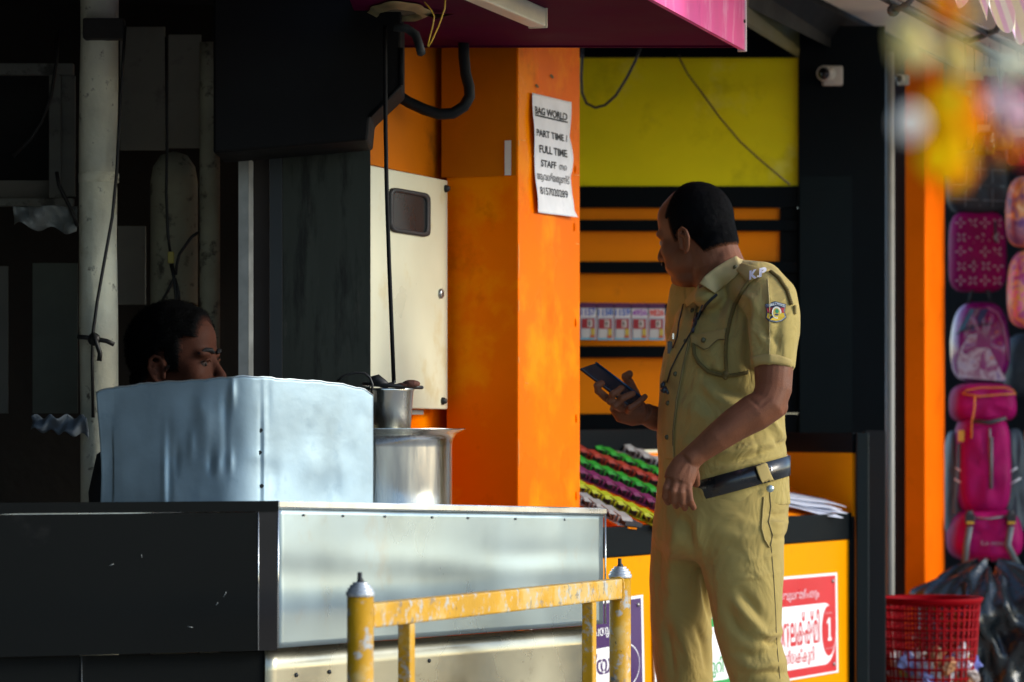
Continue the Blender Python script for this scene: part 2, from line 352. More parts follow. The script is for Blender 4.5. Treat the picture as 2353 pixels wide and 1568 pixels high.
for py0, py1, o_ in ((322, 336, 0), (560, 640, 0), (690, 720, 0), (820, 836, 0), (1010, 1080, 0)):
    p = pk + SN*0.0015 - Vector((0.0005, 0.002, 0)); g = G(); g.tube([Vector((p.x, p.y, W(0, y_, p.y).z)) for y_ in np.linspace(py0, py1, 6)], [0.0006, .0014, .0009, .0015, .0010, .0004], 5); mk('paint_scratch', g, M('bare_scratch', (0.80,0.42,0.14), 0.5, spec=0.1), pil)
for px, py, wd_ in ((1196, 322, 10), (1318, 402, 14), (1322, 560, 8), (1205, 880, 9)):
    p = on_line(px, pk, SD) + SN*0.0012; p2_ = on_line(px + wd_, pk, SD) + SN*0.0012; g = G(); g.tube([Vector((p.x, p.y, W(px, py, p.y).z)), Vector((p2_.x, p2_.y, W(px + wd_, py + 1.5, p2_.y).z))], 0.0007, 5); mk('paint_scratch', g, MATS['bare_scratch'], pil)
# wall of the recess left of the pillar
brown_or = M('shaded_orange_board', (0.52, 0.14, 0.0), 0.6, spec=0.1, var=0.2, scale=3, dirt=((0.06,0.03,0.01),0.5,5,0.6))  # separate upper board; its darker orange holds the shade under the canopy
wl = thing('partition', (-0.25, 8.75, 0), 'partition boards coloured darker for shade above the meter box and orange boarding below it', 'partition')
bx0 = on_line(845, Vector((-0.165, 8.62, 0)), SD)   # meter box plane runs with the street
def rec(px): return on_line(px, Vector((-0.165, 8.62, 0)), SD)
za = W(1030, 408, 8.5).z
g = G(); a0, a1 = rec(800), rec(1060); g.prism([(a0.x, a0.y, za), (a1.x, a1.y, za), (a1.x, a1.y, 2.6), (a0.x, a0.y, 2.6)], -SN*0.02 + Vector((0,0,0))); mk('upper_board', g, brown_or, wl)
q0 = pi - SN*0.03; q1 = pk - SN*0.0
g = G(); a = pi + Vector((-0.012,-0.006,0)); bq = pk + Vector((-0.006,-0.0045,0)); g.prism([(a.x, a.y, za), (bq.x, bq.y, za), (bq.x, bq.y, 2.5), (a.x, a.y, 2.5)], (0, 0.003, 0)); mk('side_board', g, brown_or, wl)  # thin board carries the same painted shade over the pillar side
g = G(); a0, a1 = rec(800), rec(1060); g.prism([(a0.x, a0.y, 0.0), (a1.x, a1.y, 0.0), (a1.x, a1.y, za-0.003), (a0.x, a0.y, za-0.003)], -SN*0.02); mk('lower_board', g, orange, wl)

# ------------------------------------------------------------------ cream meter box
cream = M('cream_enamel', (0.62, 0.60, 0.43), 0.35, var=0.07, scale=5, bump=0.0006, bscale=8, dirt=[((0.50,0.38,0.13),0.4,7,0.55),((0.12,0.10,0.06),0.7,28,0.70)])
gp = Vector((-0.150, 8.58, 0)) + SN*0.02
def mb(px): return on_line(px, gp, SD)
mbx = thing('meter_box', (-0.25, 8.3, 1.19), 'grimy cream electricity meter box with a small dark window behind the pots', 'cabinet')
m0, m1 = mb(852), mb(1029); zt0 = W(852, 380, m0.y).z; zt1 = W(1029, 415, m1.y).z; zt = (zt0+zt1)/2; zb = W(1024, 941, m1.y).z
g = G(); g.prism([(m0.x, m0.y, zb), (m1.x, m1.y, zb), (m1.x, m1.y, zt1), (m0.x, m0.y, zt0)], -SN*0.045); mk('door', g, cream, mbx, bevel=0.003)
def mpt(px, py, off): p = mb(px); return Vector((p.x, p.y, W(px, py, p.y).z)) + SN*off
def rrect(x0, y0, x1, y1, x2, y2, x3, y3, r=0.16, n=5):
    c = [np.array(q, float) for q in ((x0,y0),(x1,y1),(x2,y2),(x3,y3))]; outp = []
    for i in range(4):
        p, a, b = c[i], c[i-1], c[(i+1) % 4]
        A, B = p + (a-p)*r, p + (b-p)*r
        for k in range(n+1):
            t = k/n; outp.append(tuple((1-t)**2*A + 2*t*(1-t)*p + t*t*B))
    return outp
g = G(); po = rrect(893,430, 984,446, 984,546, 893,532)
pin = rrect(900,440, 977,454, 977,536, 900,524)
g.rings([[mpt(x, y, 0.0005) for x, y in po], [mpt(x, y, 0.007) for x, y in po], [mpt(x, y, 0.007) for x, y in pin], [mpt(x, y, 0.002) for x, y in pin]], cap=False); mk('window_gasket', g, blackmat, mbx)
g = G(); g.add([mpt(x, y, 0.0022) for x, y in pin], [tuple(range(len(pin)))]); mk('window_pane', g, M('smoked_glass', (0.010,0.013,0.014), 0.3, var=0.3, spec=0.25), mbx)
g = G(); g.lathe([(0.013, 0), (0.013, 0.006), (0.010, 0.008), (0.0, 0.008)], mpt(1011, 675, 0), 16, ax=(SD, Vector((0,0,1)), SN)); lk = mk('lock', g, M('lock_metal', (0.4,0.42,0.42), 0.3, 0.9), mbx)
g = G(); g.box(mpt(1011, 675, 0.0085), (0.002, 0.012, 0.001), (SD, Vector((0,0,1)), SN)); mk('keyhole', g, black, lk)
for px, py in ((1026, 434), (1019, 922)):
    g = G(); g.lathe([(0.009, -0.01), (0.010, 0.004), (0.006, 0.012), (0, 0.013)], mpt(px-3, py, 0), 12, ax=(SD, Vector((0,0,1)), SN)); mk('knob', g, blackmat, mbx)
g = G(); g.prism([mpt(960, 942, -0.02), mpt(990, 942, -0.02), mpt(990, 953, -0.02), mpt(960, 953, -0.02)], -SN*0.02); mk('cable_gland', g, M('grey_gland', (0.25,0.25,0.22), 0.6), mbx)

# black bent conduit in front of the shade-darkened board
g = G(); g.tube([W(x, y, 8.25) for x, y in ((1064,60),(1066,130),(1070,170),(1078,200),(1079,222),(1066,245),(1040,261),(1010,263),(975,252),(940,236),(915,220),(880,205))], 0.0145, 14); mk('conduit', g, M('black_conduit', (0.008,0.011,0.014), 0.55, spec=0.2), label='thick black conduit bending in a hook across the shade-darkened partition', cat='conduit')
# hanging black cable down to the milk pot
g = G(); g.tube([W(x, y, 7.55) for x, y in ((885,60),(885,130),(886,300),(889,450),(894,600),(900,750),(905,880))], 0.0052, 8); mk('hanging_rod', g, M('black_rod', (0.005,0.005,0.006), 0.6, spec=0.15, bump=0.001, bscale=40), label='thin black rod hanging from the canopy down to the ladle ring', cat='rod')

# ------------------------------------------------------------------ dark stall fittings on the left
gun = M('gunmetal_sheet', (0.028, 0.034, 0.029), 0.65, 0.0, spec=0.12, var=0.35, scale=5, dirt=[((0.008,0.009,0.009),0.8,9,0.50),((0.05,0.052,0.044),0.6,22,0.60)], stretch=(1.6,1,0.25))
ds = thing('sheet_partition', W(735, 1200, 7.95), 'tall dark grey sheet metal partition beside the cream meter box', 'partition')
def fr_rect(x0, y0, x1, y1, Y, th=0.012): return [W(x0, y1, Y), W(x1, y1, Y), W(x1, y0, Y), W(x0, y0, Y)], Vector((0, th, 0))
g = G(); p, e = fr_rect(650, 338, 851, 1180, 7.95); g.prism(p, e); mk('sheet', g, gun, ds)
g = G(); p, e = fr_rect(620, 362, 648, 1180, 7.93); g.prism(p, e); mk('side_strip', g, M('slate_strip', (0.022,0.028,0.032), 0.6, spec=0.25), ds)
g = G(); p, e = fr_rect(745, 318, 850, 333, 7.93); g.prism(p, e); mk('top_rail', g, M('worn_rail', (0.16,0.15,0.13), 0.6, var=0.4, scale=30), ds)
g = G(); c0 = W(548, 362, 7.9); 
g.prism([W(548, 1180, 7.9), W(571, 1180, 7.9), W(571, 362, 7.9), W(548, 362, 7.9)], (0, 0.004, 0)); g.prism([W(571.5, 1180, 7.9), W(582, 1180, 7.93), W(582, 372, 7.93), W(571.5, 362, 7.9)], (0, 0.004, 0))
mk('metal_channel', g, M('pale_channel', (0.23,0.245,0.24), 0.5, 0.3, var=0.2, scale=20), label='pale upright metal channel between the pipes and the dark sheet', cat='channel')
g = G(); p, e = fr_rect(584, 345, 619, 1180, 7.97, 0.05); g.prism(p, e); mk('post', g, M('brown_post', (0.03,0.022,0.018), 0.7), label='dark brown post beside the upright metal channel', cat='post')
# fume hood
hood = thing('fume_hood', W(700, 330, 7.7), 'black fume hood with chamfered corner hanging over the stove', 'hood')
g = G(); p = [(490, -60), (921, -60), (921, 200), (850, 268), (845, 322), (490, 352)]
g.prism([W(x, y, 7.62) for x, y in p], (0, 0.28, 0)); mk('hood_body', g, M('hood_black', (0.0012,0.0012,0.0015), 0.7, var=0.4, scale=4, spec=0.2), hood, bevel=0.006)
g = G(); g.tube([W(921, 110, 7.62), W(921, 196, 7.62)], 0.006, 8); g.tube([W(921,197,7.62), W(850, 268, 7.62)], 0.004, 8); mk('edge_bead', g, M('hood_edge', (0.004,0.005,0.006), 0.6, spec=0.1), hood)
# pipes
plaster = M('speckled_plaster', (0.68, 0.68, 0.54), 0.8, var=0.2, scale=8, bump=0.004, bscale=35, dirt=[((0.06,0.05,0.035),0.85,32,0.60),((0.25,0.22,0.10),0.5,5,0.58)])
pp = thing('drain_pipe', W(227, 2200, 8.0), 'whitewashed peeling drain pipe, thickest and palest of the three at the left', 'pipe')
g = G(); zz = [2.45, 2.3, 2.1, 1.98, 1.85, 1.6, 1.4, 1.2, 1.0, .6, 0]; g.tube([Vector((W(227 + 2*math.sin(i), 0, 8.0).x, 8.0, z)) for i, z in enumerate(zz)], [0.047*(1+0.02*math.sin(i*2.3)) for i in range(len(zz))], 24); mk('barrel', g, plaster, pp)
zj = W(0, 412, 8).z; g = G(); g.lathe([(0.046, -0.01), (0.050, -0.008), (0.050, 0.012), (0.047, 0.016)], (W(227,0,8.0).x, 8.0, zj), 24); mk('joint_collar', g, plaster, pp)
g = G(); g.box(W(240, 68, 7.94), (0.10, 0.05, 0.05)); mk('bracket', g, soot, pp, bevel=0.004)
plaster2 = M('stained_plaster', (0.36, 0.35, 0.25), 0.85, var=0.3, scale=6, bump=0.003, bscale=35, dirt=((0.04,0.035,0.03),0.8,25,0.56))
g = G(); x = W(400, 0, 8.5).x
prof = [(0.005, 1.86), (0.035, 1.85), (0.055, 1.82), (0.062, 1.78), (0.062, 1.2), (0.062, 0)]
g.lathe(prof, (x, 8.5, 0), 24, cap=True); mk('drain_pipe', g, plaster2, label='stained stub pipe with a domed top between the other two pipes', cat='pipe')
g = G(); x = W(482, 0, 8.3).x; g.tube([(x, 8.3, z) for z in (0, .8, 1.6, 2.03, 2.12)], 0.026, 16); mk('drain_pipe', g, plaster2, label='thin dirty pipe rising next to the metal channel', cat='pipe')
pan = M('grey_wall_panel', (0.36, 0.37, 0.32), 0.8, var=0.25, scale=4, dirt=((0.03,0.03,0.025),0.8,4,0.52))
wp = thing('wall_panelling', W(365, 400, 8.9), 'grey panelled boarding between the pale pipe and the thin pipe', 'panelling')
g = G(); p, e = fr_rect(276, 62, 379, 345, 8.9); g.prism(p, e); mk('panel', g, pan, wp)
g = G(); p, e = fr_rect(387, 80, 462, 340, 8.9); g.prism(p, e); mk('panel', g, pan, wp)
g = G(); p, e = fr_rect(270, 520, 334, 700, 8.9); g.prism(p, e); mk('panel', g, pan, wp)
# left cupboard
cb = thing('wall_cupboard', W(80, 480, 8.4), 'open dark wall cupboard in a worn grey frame at the left edge', 'cupboard')
wood = M('worn_grey_frame', (0.13, 0.135, 0.12), 0.75, var=0.3, scale=8, dirt=((0.02,0.02,0.018),0.8,14,0.56))
for q in ((-140, 145, 168, 172), (112, 172, 140, 455), (-140, 455, 168, 474)):
    g = G(); p, e = fr_rect(*q, 8.35, 0.03); g.prism(p, e); mk('frame', g, wood, cb, bevel=0.003)
g = G(); p, e = fr_rect(142, 174, 172, 452, 8.37, 0.02); g.prism(p, e); mk('side_board', g, wood, cb)
g = G(); p, e = fr_rect(-140, 172, 112, 455, 8.62, 0.01); g.prism(p, e); mk('back_board', g, darkw, cb)
g = G(); p, e = fr_rect(-140, 415, 112, 455, 8.38, 0.2); g.prism(p, e); mk('shelf', g, M('cupboard_shelf', (0.11,0.105,0.09), 0.8, var=0.3), cb)
g = G(); gw = 14
g.grid(lambda u, v: W(30 + 148*u, 474 + 56*v*(0.75+0.35*u) , 8.22) + Vector((0, 0.02*math.sin(9*u+3*v) + 0.012*math.sin(17*u-5*v), 0.008*math.sin(13*u)*v)), 24, 8, thick=(0, 0.002, 0)); mk('plastic_sheet', g, M('milky_plastic', (0.32,0.35,0.35), 0.3, var=0.3), label='crumpled milky plastic sheet hanging below the wall cupboard', cat='plastic sheet')
g = G(); p, e = fr_rect(75, 605, 178, 950, 8.5); g.prism(p, e); mk('board', g, M('dull_green_board', (0.06,0.07,0.055), 0.7, var=0.3), label='dull green board standing left of the pale pipe', cat='board')
g = G(); p, e = fr_rect(-30, 612, 18, 950, 8.3); g.prism(p, e); mk('board', g, M('dull_grey_board', (0.07,0.07,0.06), 0.7, var=0.3), label='narrow grey board at the left edge below the cupboard', cat='board')
g = G(); g.grid(lambda u, v: W(72 + 130*u, 957 + (30+16*u)*v, 7.9) + Vector((0, 0.02*math.sin(11*u+4*v), 0.006*math.sin(23*u))), 24, 6, thick=(0, 0.003, 0)); mk('cloth', g, M('bluish_rag', (0.13,0.16,0.19), 0.9, var=0.3), label='bluish rag draped low behind the pale pipe', cat='cloth')
cab = M('cable_black', (0.012,0.012,0.012), 0.5)
def cable(pts, Y, r, label, m=cab, name='cable'):
    g = G(); g.tube([W(x, y, Y if not hasattr(Y, '__len__') else Y[i]) for i, (x, y) in enumerate(pts)], r, 8); return mk(name, g, m, label=label, cat='cable')
cable(((288,60),(282,150),(272,320),(268,400),(258,500),(240,600),(224,690),(213,770),(212,830),(214,960)), 7.92, 0.004, 'dark cable slanting down across the pale drain pipe')
cable(((134,70),(130,140),(118,220),(95,280),(70,320),(30,360)), 8.28, 0.0045, 'sagging cable in front of the open wall cupboard')
cable(((130,395),(135,425),(150,455),(165,485),(178,520)), 8.2, 0.005, 'short cable below the cupboard frame')
cable(((382,85),(383,200),(384,330),(382,440),(386,540),(391,580)), 8.3, 0.004, 'cable dropping in front of the stained stub pipe to a yellow tag')
FR_ = G()
for pts in (((392,606),(400,640),(384,672),(368,700)), ((396,606),(401,645),(404,690),(410,720)), ((402,640),(410,670),(414,715)), ((404,632),(406,610),(412,585),(440,545),(455,535))):
    FR_.tube([W(x, y, 8.3) for x, y in pts], 0.004, 8)
mk('cable_strands', FR_, cab, label='frayed cable ends splaying out below the yellow tag', cat='cable')
g = G(); g.box(W(393, 592, 8.29), (0.016, 0.012, 0.03)); mk('cable_tag', g, M('yellow_tag', (0.40,0.33,0.05), 0.5), label='small yellow connector on the cable over the stub pipe', cat='connector', bevel=0.002)
kn = G(); kn.tube([W(x, y, 7.9) for x, y in ((178,774),(200,776),(222,780),(245,784),(262,792))], 0.006, 8); kn.tube([W(x, y, 7.89) for x, y in ((213,765),(222,790),(230,812),(228,830))], 0.006, 8); kn.ellip(W(216, 780, 7.9), (0.016,0.012,0.016), n=10, m=8)
mk('rope_knot', kn, cab, label='dark rope knotted round the pale drain pipe', cat='rope')

# ================================================================== STAINLESS TEA CART
A0 = W(638, 1150, 6.80); B0 = W(1391, 1167, 7.70); L0 = W(-40, 1181, 6.58)
dAB = (B0 - A0); dAL = (L0 - A0)
cart = thing('tea_cart', (A0.x + .2, A0.y + .3, 0), 'stainless steel tea cart with one end coloured dark for the darkness it mirrors', 'cart')
nAB = Vector((dAB.y, -dAB.x, 0)).normalized(); nAL = Vector((-dAL.y, dAL.x, 0)).normalized()
if nAL.y > 0: nAL = -nAL
def cs(t, z):           # on the street face, t 0..1
    p = A0 + dAB*t; return Vector((p.x, p.y, z))
def ztop(t): return A0.z + (B0.z - A0.z)*t
dk = M('dark_reflection_steel', (0.0028, 0.0038, 0.0038), 0.55, 0.0, spec=0.08, var=0.15, scale=2, bump=0.0006, bscale=6, dirt=((0.02,0.02,0.02),0.5,5,0.6))  # dark reflections and shade put into the base colour
steel_lid = M('lid_steel', (0.50, 0.53, 0.54), 0.28, 0.9, var=0.1, scale=10)
# top
g = G(); th = Vector((0,0,-0.0165)); lip = nAB*0.006
C0 = B0 + dAL*1.0
g.prism([A0 + lip, B0 + lip, C0, A0 + dAL + lip*0], th); mk('top_slab', g, steel_lid, cart, bevel=0.003)
# street face: one dented sheet
zbl, zbr = W(641, 1490, 6.8).z, W(1340, 1437, 7.64).z
def apron(u, v):
    t = 0.001 + 0.992*u; z1 = ztop(t) - 0.017; z0 = zbl + (zbr - zbl)*u; z = z0 + (z1 - z0)*v
    d = 0.0012*math.sin(5*u*3.1+1.3)*math.sin(3.1*v) + 0.0022*math.exp(-((u-.25)**2/.012 + (v-.45)**2/.05)) - 0.002*math.exp(-((u-.72)**2/.02 + (v-.62)**2/.01)) + 0.0014*math.exp(-((u-.85)**2/.001))*v + 0.0016*math.sin(9*v+4*u)*math.exp(-((v-.55)**2/.02))
    return cs(t, z) + nAB*d
g = G(); g.grid(apron, 60, 24, thick=-nAB*0.004); mk('front_apron', g, steel, cart)
for t, s in ((.07, 0), (.18, 0), (.30, 0), (.44, 0), (.55, 0), (.70, 0), (.86, 0)):
    g = G(); g.lathe([(0.003, 0), (0.002, 0.0015), (0, 0.002)], cs(t, ztop(t) - 0.030) + nAB*0.002, 8, ax=(dAB.normalized(), Vector((0,0,1)), nAB)); mk('rivet', g, M('rivet_dark', (0.2,0.2,0.19), 0.4, 0.7), cart)
# corner fold
g = G(); g.tube([Vector((A0.x, A0.y, A0.z-0.016)) + nAB*0.001, Vector((A0.x, A0.y, zbl))], 0.0028, 8); mk('corner_fold', g, steel_lid, cart)
g = G(); g.tube([Vector((B0.x, B0.y, B0.z-0.016)) , Vector((B0.x, B0.y, zbr))], 0.0024, 8); mk('corner_fold', g, steel_lid, cart)
# lower panel, set back
off = -nAB*0.030
def lower(u, v):
    t = -0.004 + 0.99*u; z = 0.12 + (zbl - 0.004 + (zbr - zbl)*u - 0.12)*v
    return cs(t, z) + off + nAB*(0.0015*math.sin(7*u)*math.sin(4*v))
lowsteel = M('creamy_steel', (0.38, 0.37, 0.29), 0.27, 0.85, var=0.1, scale=4, bump=0.001, bscale=6, dirt=[((0.2,0.17,0.11),0.6,10,0.62)])
g = G(); g.grid(lower, 30, 12, thick=-nAB*0.004); mk('lower_panel', g, lowsteel, cart)
g = G(); g.prism([cs(0.0, zbl-0.003)+off*0.9, cs(0.99, zbr-0.003)+off*0.9, cs(0.99, zbr+0.002)-nAB*0.006, cs(0, zbl+0.002)-nAB*0.006], (0,0,0.001)); mk('underside_strip', g, dk, cart)
for px, py in ((781, 1546), (705, 1553), (1010, 1520)):
    t = (on_line(px, A0, dAB) - Vector((A0.x, A0.y, 0))).length/dAB.length
    g = G(); g.lathe([(0.005, 0), (0.004, 0.002), (0, 0.002)], cs(t, W(px, py, (A0+dAB*t).y).z) + off + nAB*0.001, 8, ax=(dAB.normalized(), Vector((0,0,1)), nAB)); mk('rivet', g, black, cart)
# end facing the camera, its dark reflection put into the colour
def ce(t, z): p = A0 + dAL*t; return Vector((p.x, p.y, z))
def endp(t0, t1, z0, z1, o, th=0.004):
    g = G(); g.prism([ce(t0, z0) + nAL*o, ce(t1, z0) + nAL*o, ce(t1, z1) + nAL*o, ce(t0, z1) + nAL*o], -nAL*th); return g
le = dAL.length; zt_ = A0.z - 0.017
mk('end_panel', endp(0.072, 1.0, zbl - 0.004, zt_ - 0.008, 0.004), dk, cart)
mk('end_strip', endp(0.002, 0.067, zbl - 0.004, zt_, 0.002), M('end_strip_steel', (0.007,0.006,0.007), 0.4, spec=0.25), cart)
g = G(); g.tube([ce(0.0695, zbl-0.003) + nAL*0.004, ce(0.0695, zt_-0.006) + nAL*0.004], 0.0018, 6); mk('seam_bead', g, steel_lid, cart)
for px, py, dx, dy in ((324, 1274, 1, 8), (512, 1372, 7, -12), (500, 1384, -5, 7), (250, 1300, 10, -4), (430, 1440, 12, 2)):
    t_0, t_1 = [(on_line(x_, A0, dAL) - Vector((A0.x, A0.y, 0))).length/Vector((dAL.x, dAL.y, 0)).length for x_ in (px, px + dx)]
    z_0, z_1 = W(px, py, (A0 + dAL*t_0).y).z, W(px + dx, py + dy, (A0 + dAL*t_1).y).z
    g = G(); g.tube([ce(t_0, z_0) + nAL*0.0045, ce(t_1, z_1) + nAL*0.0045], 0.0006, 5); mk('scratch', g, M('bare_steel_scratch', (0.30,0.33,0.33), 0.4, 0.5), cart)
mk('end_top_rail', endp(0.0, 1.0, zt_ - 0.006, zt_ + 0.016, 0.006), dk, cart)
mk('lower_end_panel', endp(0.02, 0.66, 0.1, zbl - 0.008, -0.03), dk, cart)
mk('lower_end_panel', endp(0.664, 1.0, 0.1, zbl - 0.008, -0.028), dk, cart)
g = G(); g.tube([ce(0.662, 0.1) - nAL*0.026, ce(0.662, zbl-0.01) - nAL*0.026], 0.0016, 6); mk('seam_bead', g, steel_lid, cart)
for t in (0.05, 0.95):
    for s in (0.08, 0.92):
        p = A0 + dAB*t + dAL*s; g = G(); g.tube([(p.x, p.y, 0), (p.x, p.y, 0.12)], 0.02, 10); mk('leg', g, dk, cart)

# wind guard of sheet metal standing on the cart round the stove
ga0 = Vector((W(226, 0, 7.12).x, 7.12, 0)); ga1 = Vector((W(856, 0, 7.30).x, 7.30, 0))
def plan_z(p):          # height of the cart top at a plan position
    s = (Vector((p.x, p.y, 0)) - Vector((A0.x, A0.y, 0)))
    M2 = Matrix(((dAB.x, dAL.x), (dAB.y, dAL.y))).inverted() @ s.xy
    return A0.z + dAB.z*M2[0] + dAL.z*M2[1]
rd_ = random.Random(5); DENTS = [(rd_.uniform(240, 850), rd_.uniform(890, 1150), rd_.uniform(6, 34), rd_.uniform(12, 60), rd_.choice((-1, 1))*rd_.uniform(.0008, .0028)) for _ in range(34)]
def guard(u, v):
    p = ga0.lerp(ga1, u); bul = 0.20*max(0.0, 0.535 - math.sqrt((u - 0.53)**2 + 0.0075))/0.45
    p = p + Vector((0.10, -0.99, 0))*bul
    px = 1176.5 + F*p.x/p.y
    tops = [(226, 903), (240, 893), (300, 886), (380, 879), (470, 871), (560, 867), (620, 868), (700, 874), (780, 884), (835, 893), (856, 908)]
    yt = np.interp(px, [q[0] for q in tops], [q[1] for q in tops]); yt += 1.6*math.sin(px*0.031) + 1.0*math.sin(px*0.11) + 0.5*math.sin(px*.27)
    z1 = W(px, yt, p.y).z; z0 = plan_z(p) + 0.001; z = z0 + (z1 - z0)*v
    e = 0.004*math.sin(3*v + 6*u)
    P = lambda a, b, sa, sb: math.exp(-(((px-a)/sa)**2 + ((1160 - 285*v - b)/sb)**2))
    e += 0.008*P(535, 905, 6, 26) - 0.005*P(518, 935, 9, 30) + 0.004*P(440, 1010, 8, 30) - 0.005*P(405, 1040, 8, 30) + 0.006*P(470, 960, 20, 60)
    e += 0.005*P(378, 1080, 5, 80) - 0.005*P(390, 1080, 6, 80) + 0.004*P(500, 1060, 10, 20) - 0.005*P(485, 1050, 9, 25) + 0.004*P(530, 1055, 6, 20)
    e += -0.004*P(600, 1040, 4, 120) + 0.004*P(607, 1040, 5, 120) + 0.006*P(735, 1080, 30, 40) - 0.006*P(765, 1110, 22, 40) + 0.005*P(790, 1070, 16, 50) - 0.006*P(250, 1050, 30, 60)
    for a_, b_, sa_, sb_, h_ in DENTS: e += h_*P(a_, b_, sa_, sb_)
    lean = 0.012*(v-0.5)
    return Vector((p.x + (0.006*math.sin(4*v) if u < 0.05 else 0), p.y, z)) + Vector((0.05, -1, 0))*(e + lean)
gu = thing('wind_guard', (-0.6, 7.1, plan_z(Vector((-0.6, 7.1, 0)))), 'dented bluish sheet metal wind guard curved round the stove on the cart', 'wind guard')
g = G(); g.grid(guard, 150, 48, thick=(0, 0.0025, 0)); mk('sheet', g, zinc, gu)
for px, py in ((601, 984), (597, 1032), (602, 1105)):
    u = min((abs(1176.5 + F*guard(k/300, .5).x/guard(k/300, .5).y - px), k/300) for k in range(300))[1]
    v = (1158 - py)/290; p = guard(u, v); g = G(); n8 = 7
    g.add([p + Vector((0.0045*math.cos(2*math.pi*k/n8)*(1+.3*math.sin(5*k)), -0.0035, 0.005*math.sin(2*math.pi*k/n8)*(1+.3*math.sin(3*k)))) for k in range(n8)], [tuple(range(n8))]); mk('rivet_hole', g, black, gu)
g = G(); g.tube([guard(i/60, 1.0) + Vector((0,0,0.0005)) for i in range(61)], 0.0016, 6); mk('rim_fold', g, M('rim_zinc', (0.6,0.68,0.72), 0.35, 0.8), gu)

# big pot with flared rim
pc2 = Vector((W(868, 0, 7.55).x, 7.58, 0)); zb2 = plan_z(pc2) + 0.001; zr = 1.12 + (1000-985)*7.58/F
bp = thing('cooking_pot', (pc2.x, pc2.y, zb2), 'large stainless cooking pot with a flared rim behind the wind guard', 'pot')
rr_ = 0.172; Hh = zr - zb2
g = G(); g.lathe([(0, 0.0), (rr_-0.012, 0.0), (rr_-0.002, 0.008), (rr_, 0.03), (rr_, Hh*0.80), (rr_+0.002, Hh*0.88), (rr_+0.012, Hh*0.945), (rr_+0.030, Hh*0.985), (rr_+0.033, Hh), (rr_+0.028, Hh), (rr_+0.006, Hh*0.95), (rr_-0.006, Hh*0.86), (rr_-0.006, Hh*.5)], (pc2.x, pc2.y, zb2), 64); mk('pot_body', g, potm, bp)
sp = Vector((W(886, 0, 7.56).x, 7.56, 0)); zs = 1.12 + (1000-1010)*7.56/F; ze = 1.12 + (1000-893)*7.56/F
so = thing('milk_can', (sp.x, sp.y, zs), 'narrow stainless milk vessel standing inside the big pot', 'pot')
g = G(); g.lathe([(0.0, 0), (0.055, 0), (0.058, 0.02), (0.065, ze-zs-0.006), (0.068, ze-zs), (0.064, ze-zs), (0.055, 0.03)], (sp.x, sp.y, zs), 48); mk('vessel', g, potm, so)
la = thing('ladle_ring', (sp.x+0.02, sp.y-0.02, ze), 'black ring handled ladle with a charred lump lying on the milk vessel', 'ladle')
g = G(); n = 48; cx, cy = sp.x + 0.017, sp.y - 0.02
pts = [Vector((cx + 0.068*math.cos(2*math.pi*k/n), cy + 0.05*math.sin(2*math.pi*k/n), ze + 0.006 - 0.06*(0.068*math.cos(2*math.pi*k/n)))) for k in range(n+1)]
g.tube(pts, 0.0042, 8); mk('ring', g, M('charred_iron', (0.014,0.015,0.016), 0.45), la)
g = G(); g.tube([W(850, 876, 7.5), W(868, 872, 7.5), W(880, 882, 7.5), W(893, 888, 7.5)], [0.010, 0.012, 0.011, 0.006], 12); mk('grip', g, blackmat, la)
g = G(); g.tube([W(885, 884, 7.5), W(905, 880, 7.5), W(907, 874, 7.5)], 0.003, 8); mk('hook', g, blackmat, la)
g = G(); g.ellip(W(945, 882, 7.5), (0.021, 0.014, 0.009), n=14, m=8); g.ellip(W(930, 885, 7.5), (0.02, 0.012, 0.006), n=12, m=8); mk('charred_lump', g, M('charred_brown', (0.10,0.035,0.022), 0.8, var=0.4, scale=60, bump=0.003, bscale=120), la)
cable(((775,876),(790,864),(815,857),(838,858),(850,868),(856,884),(854,905)), 7.42, 0.0030, 'dark hose looping behind the right end of the wind guard')

# ================================================================== YELLOW RAILING
yel = M('chipped_yellow_paint', (0.60, 0.31, 0.012), 0.45, var=0.15, scale=9, bump=0.0012, bscale=40, spec=0.3, dirt=[((0.58,0.42,0.16),0.75,9,0.49),((0.45,0.47,0.45),0.9,34,0.54),((0.12,0.15,0.17),0.95,28,0.585),((0.05,0.035,0.02),0.8,60,0.63)])
rail_p = Vector((W(828, 0, 6.0).x, 6.0, 0)); rail_q = Vector((W(1425, 0, 7.42).x, 7.42, 0)); RD = (rail_q - rail_p).normalized(); RN = Vector((RD.y, -RD.x, 0))
RX = (RD, RN, Vector((0,0,1)))
rl = thing('railing', rail_p.lerp(rail_q, .5), 'chipped yellow pavement railing with silver stepped caps in front of the cart', 'railing')
alum = M('cast_aluminium', (0.55,0.57,0.58), 0.35, 0.5, var=0.1, scale=40, bump=0.0008, bscale=80)
for i, (p, py) in enumerate(((rail_p, 1369), (rail_q, 1327))):
    zt2 = W(0, py, p.y).z
    g = G(); g.lathe([(0.0245, 0), (0.0245, zt2)], p, 28, cap=True); mk('post', g, yel, rl)
    g = G(); g.lathe([(0.0262, -0.001), (0.0268, 0.003), (0.0262, 0.0075), (0.0235, 0.0082), (0.0238, 0.011), (0.0232, 0.0140), (0.0195, 0.0146), (0.0198, 0.017), (0.0192, 0.0195), (0.0145, 0.0202), (0.0148, 0.0222), (0.0142, 0.0245), (0.0085, 0.025), (0, 0.025)], (p.x, p.y, zt2), 28); cp = mk('cap', g, alum, rl)
    g = G(); g.tube([(p.x, p.y, zt2+0.024), (p.x, p.y, zt2+0.030), (p.x-.001, p.y, zt2+0.031), (p.x-.001, p.y, zt2+0.043)], [0.008, 0.0055, 0.0045, 0.0042], 10); mk('bolt', g, M('rusty_bolt', (0.03,0.03,0.03), 0.6), cp)
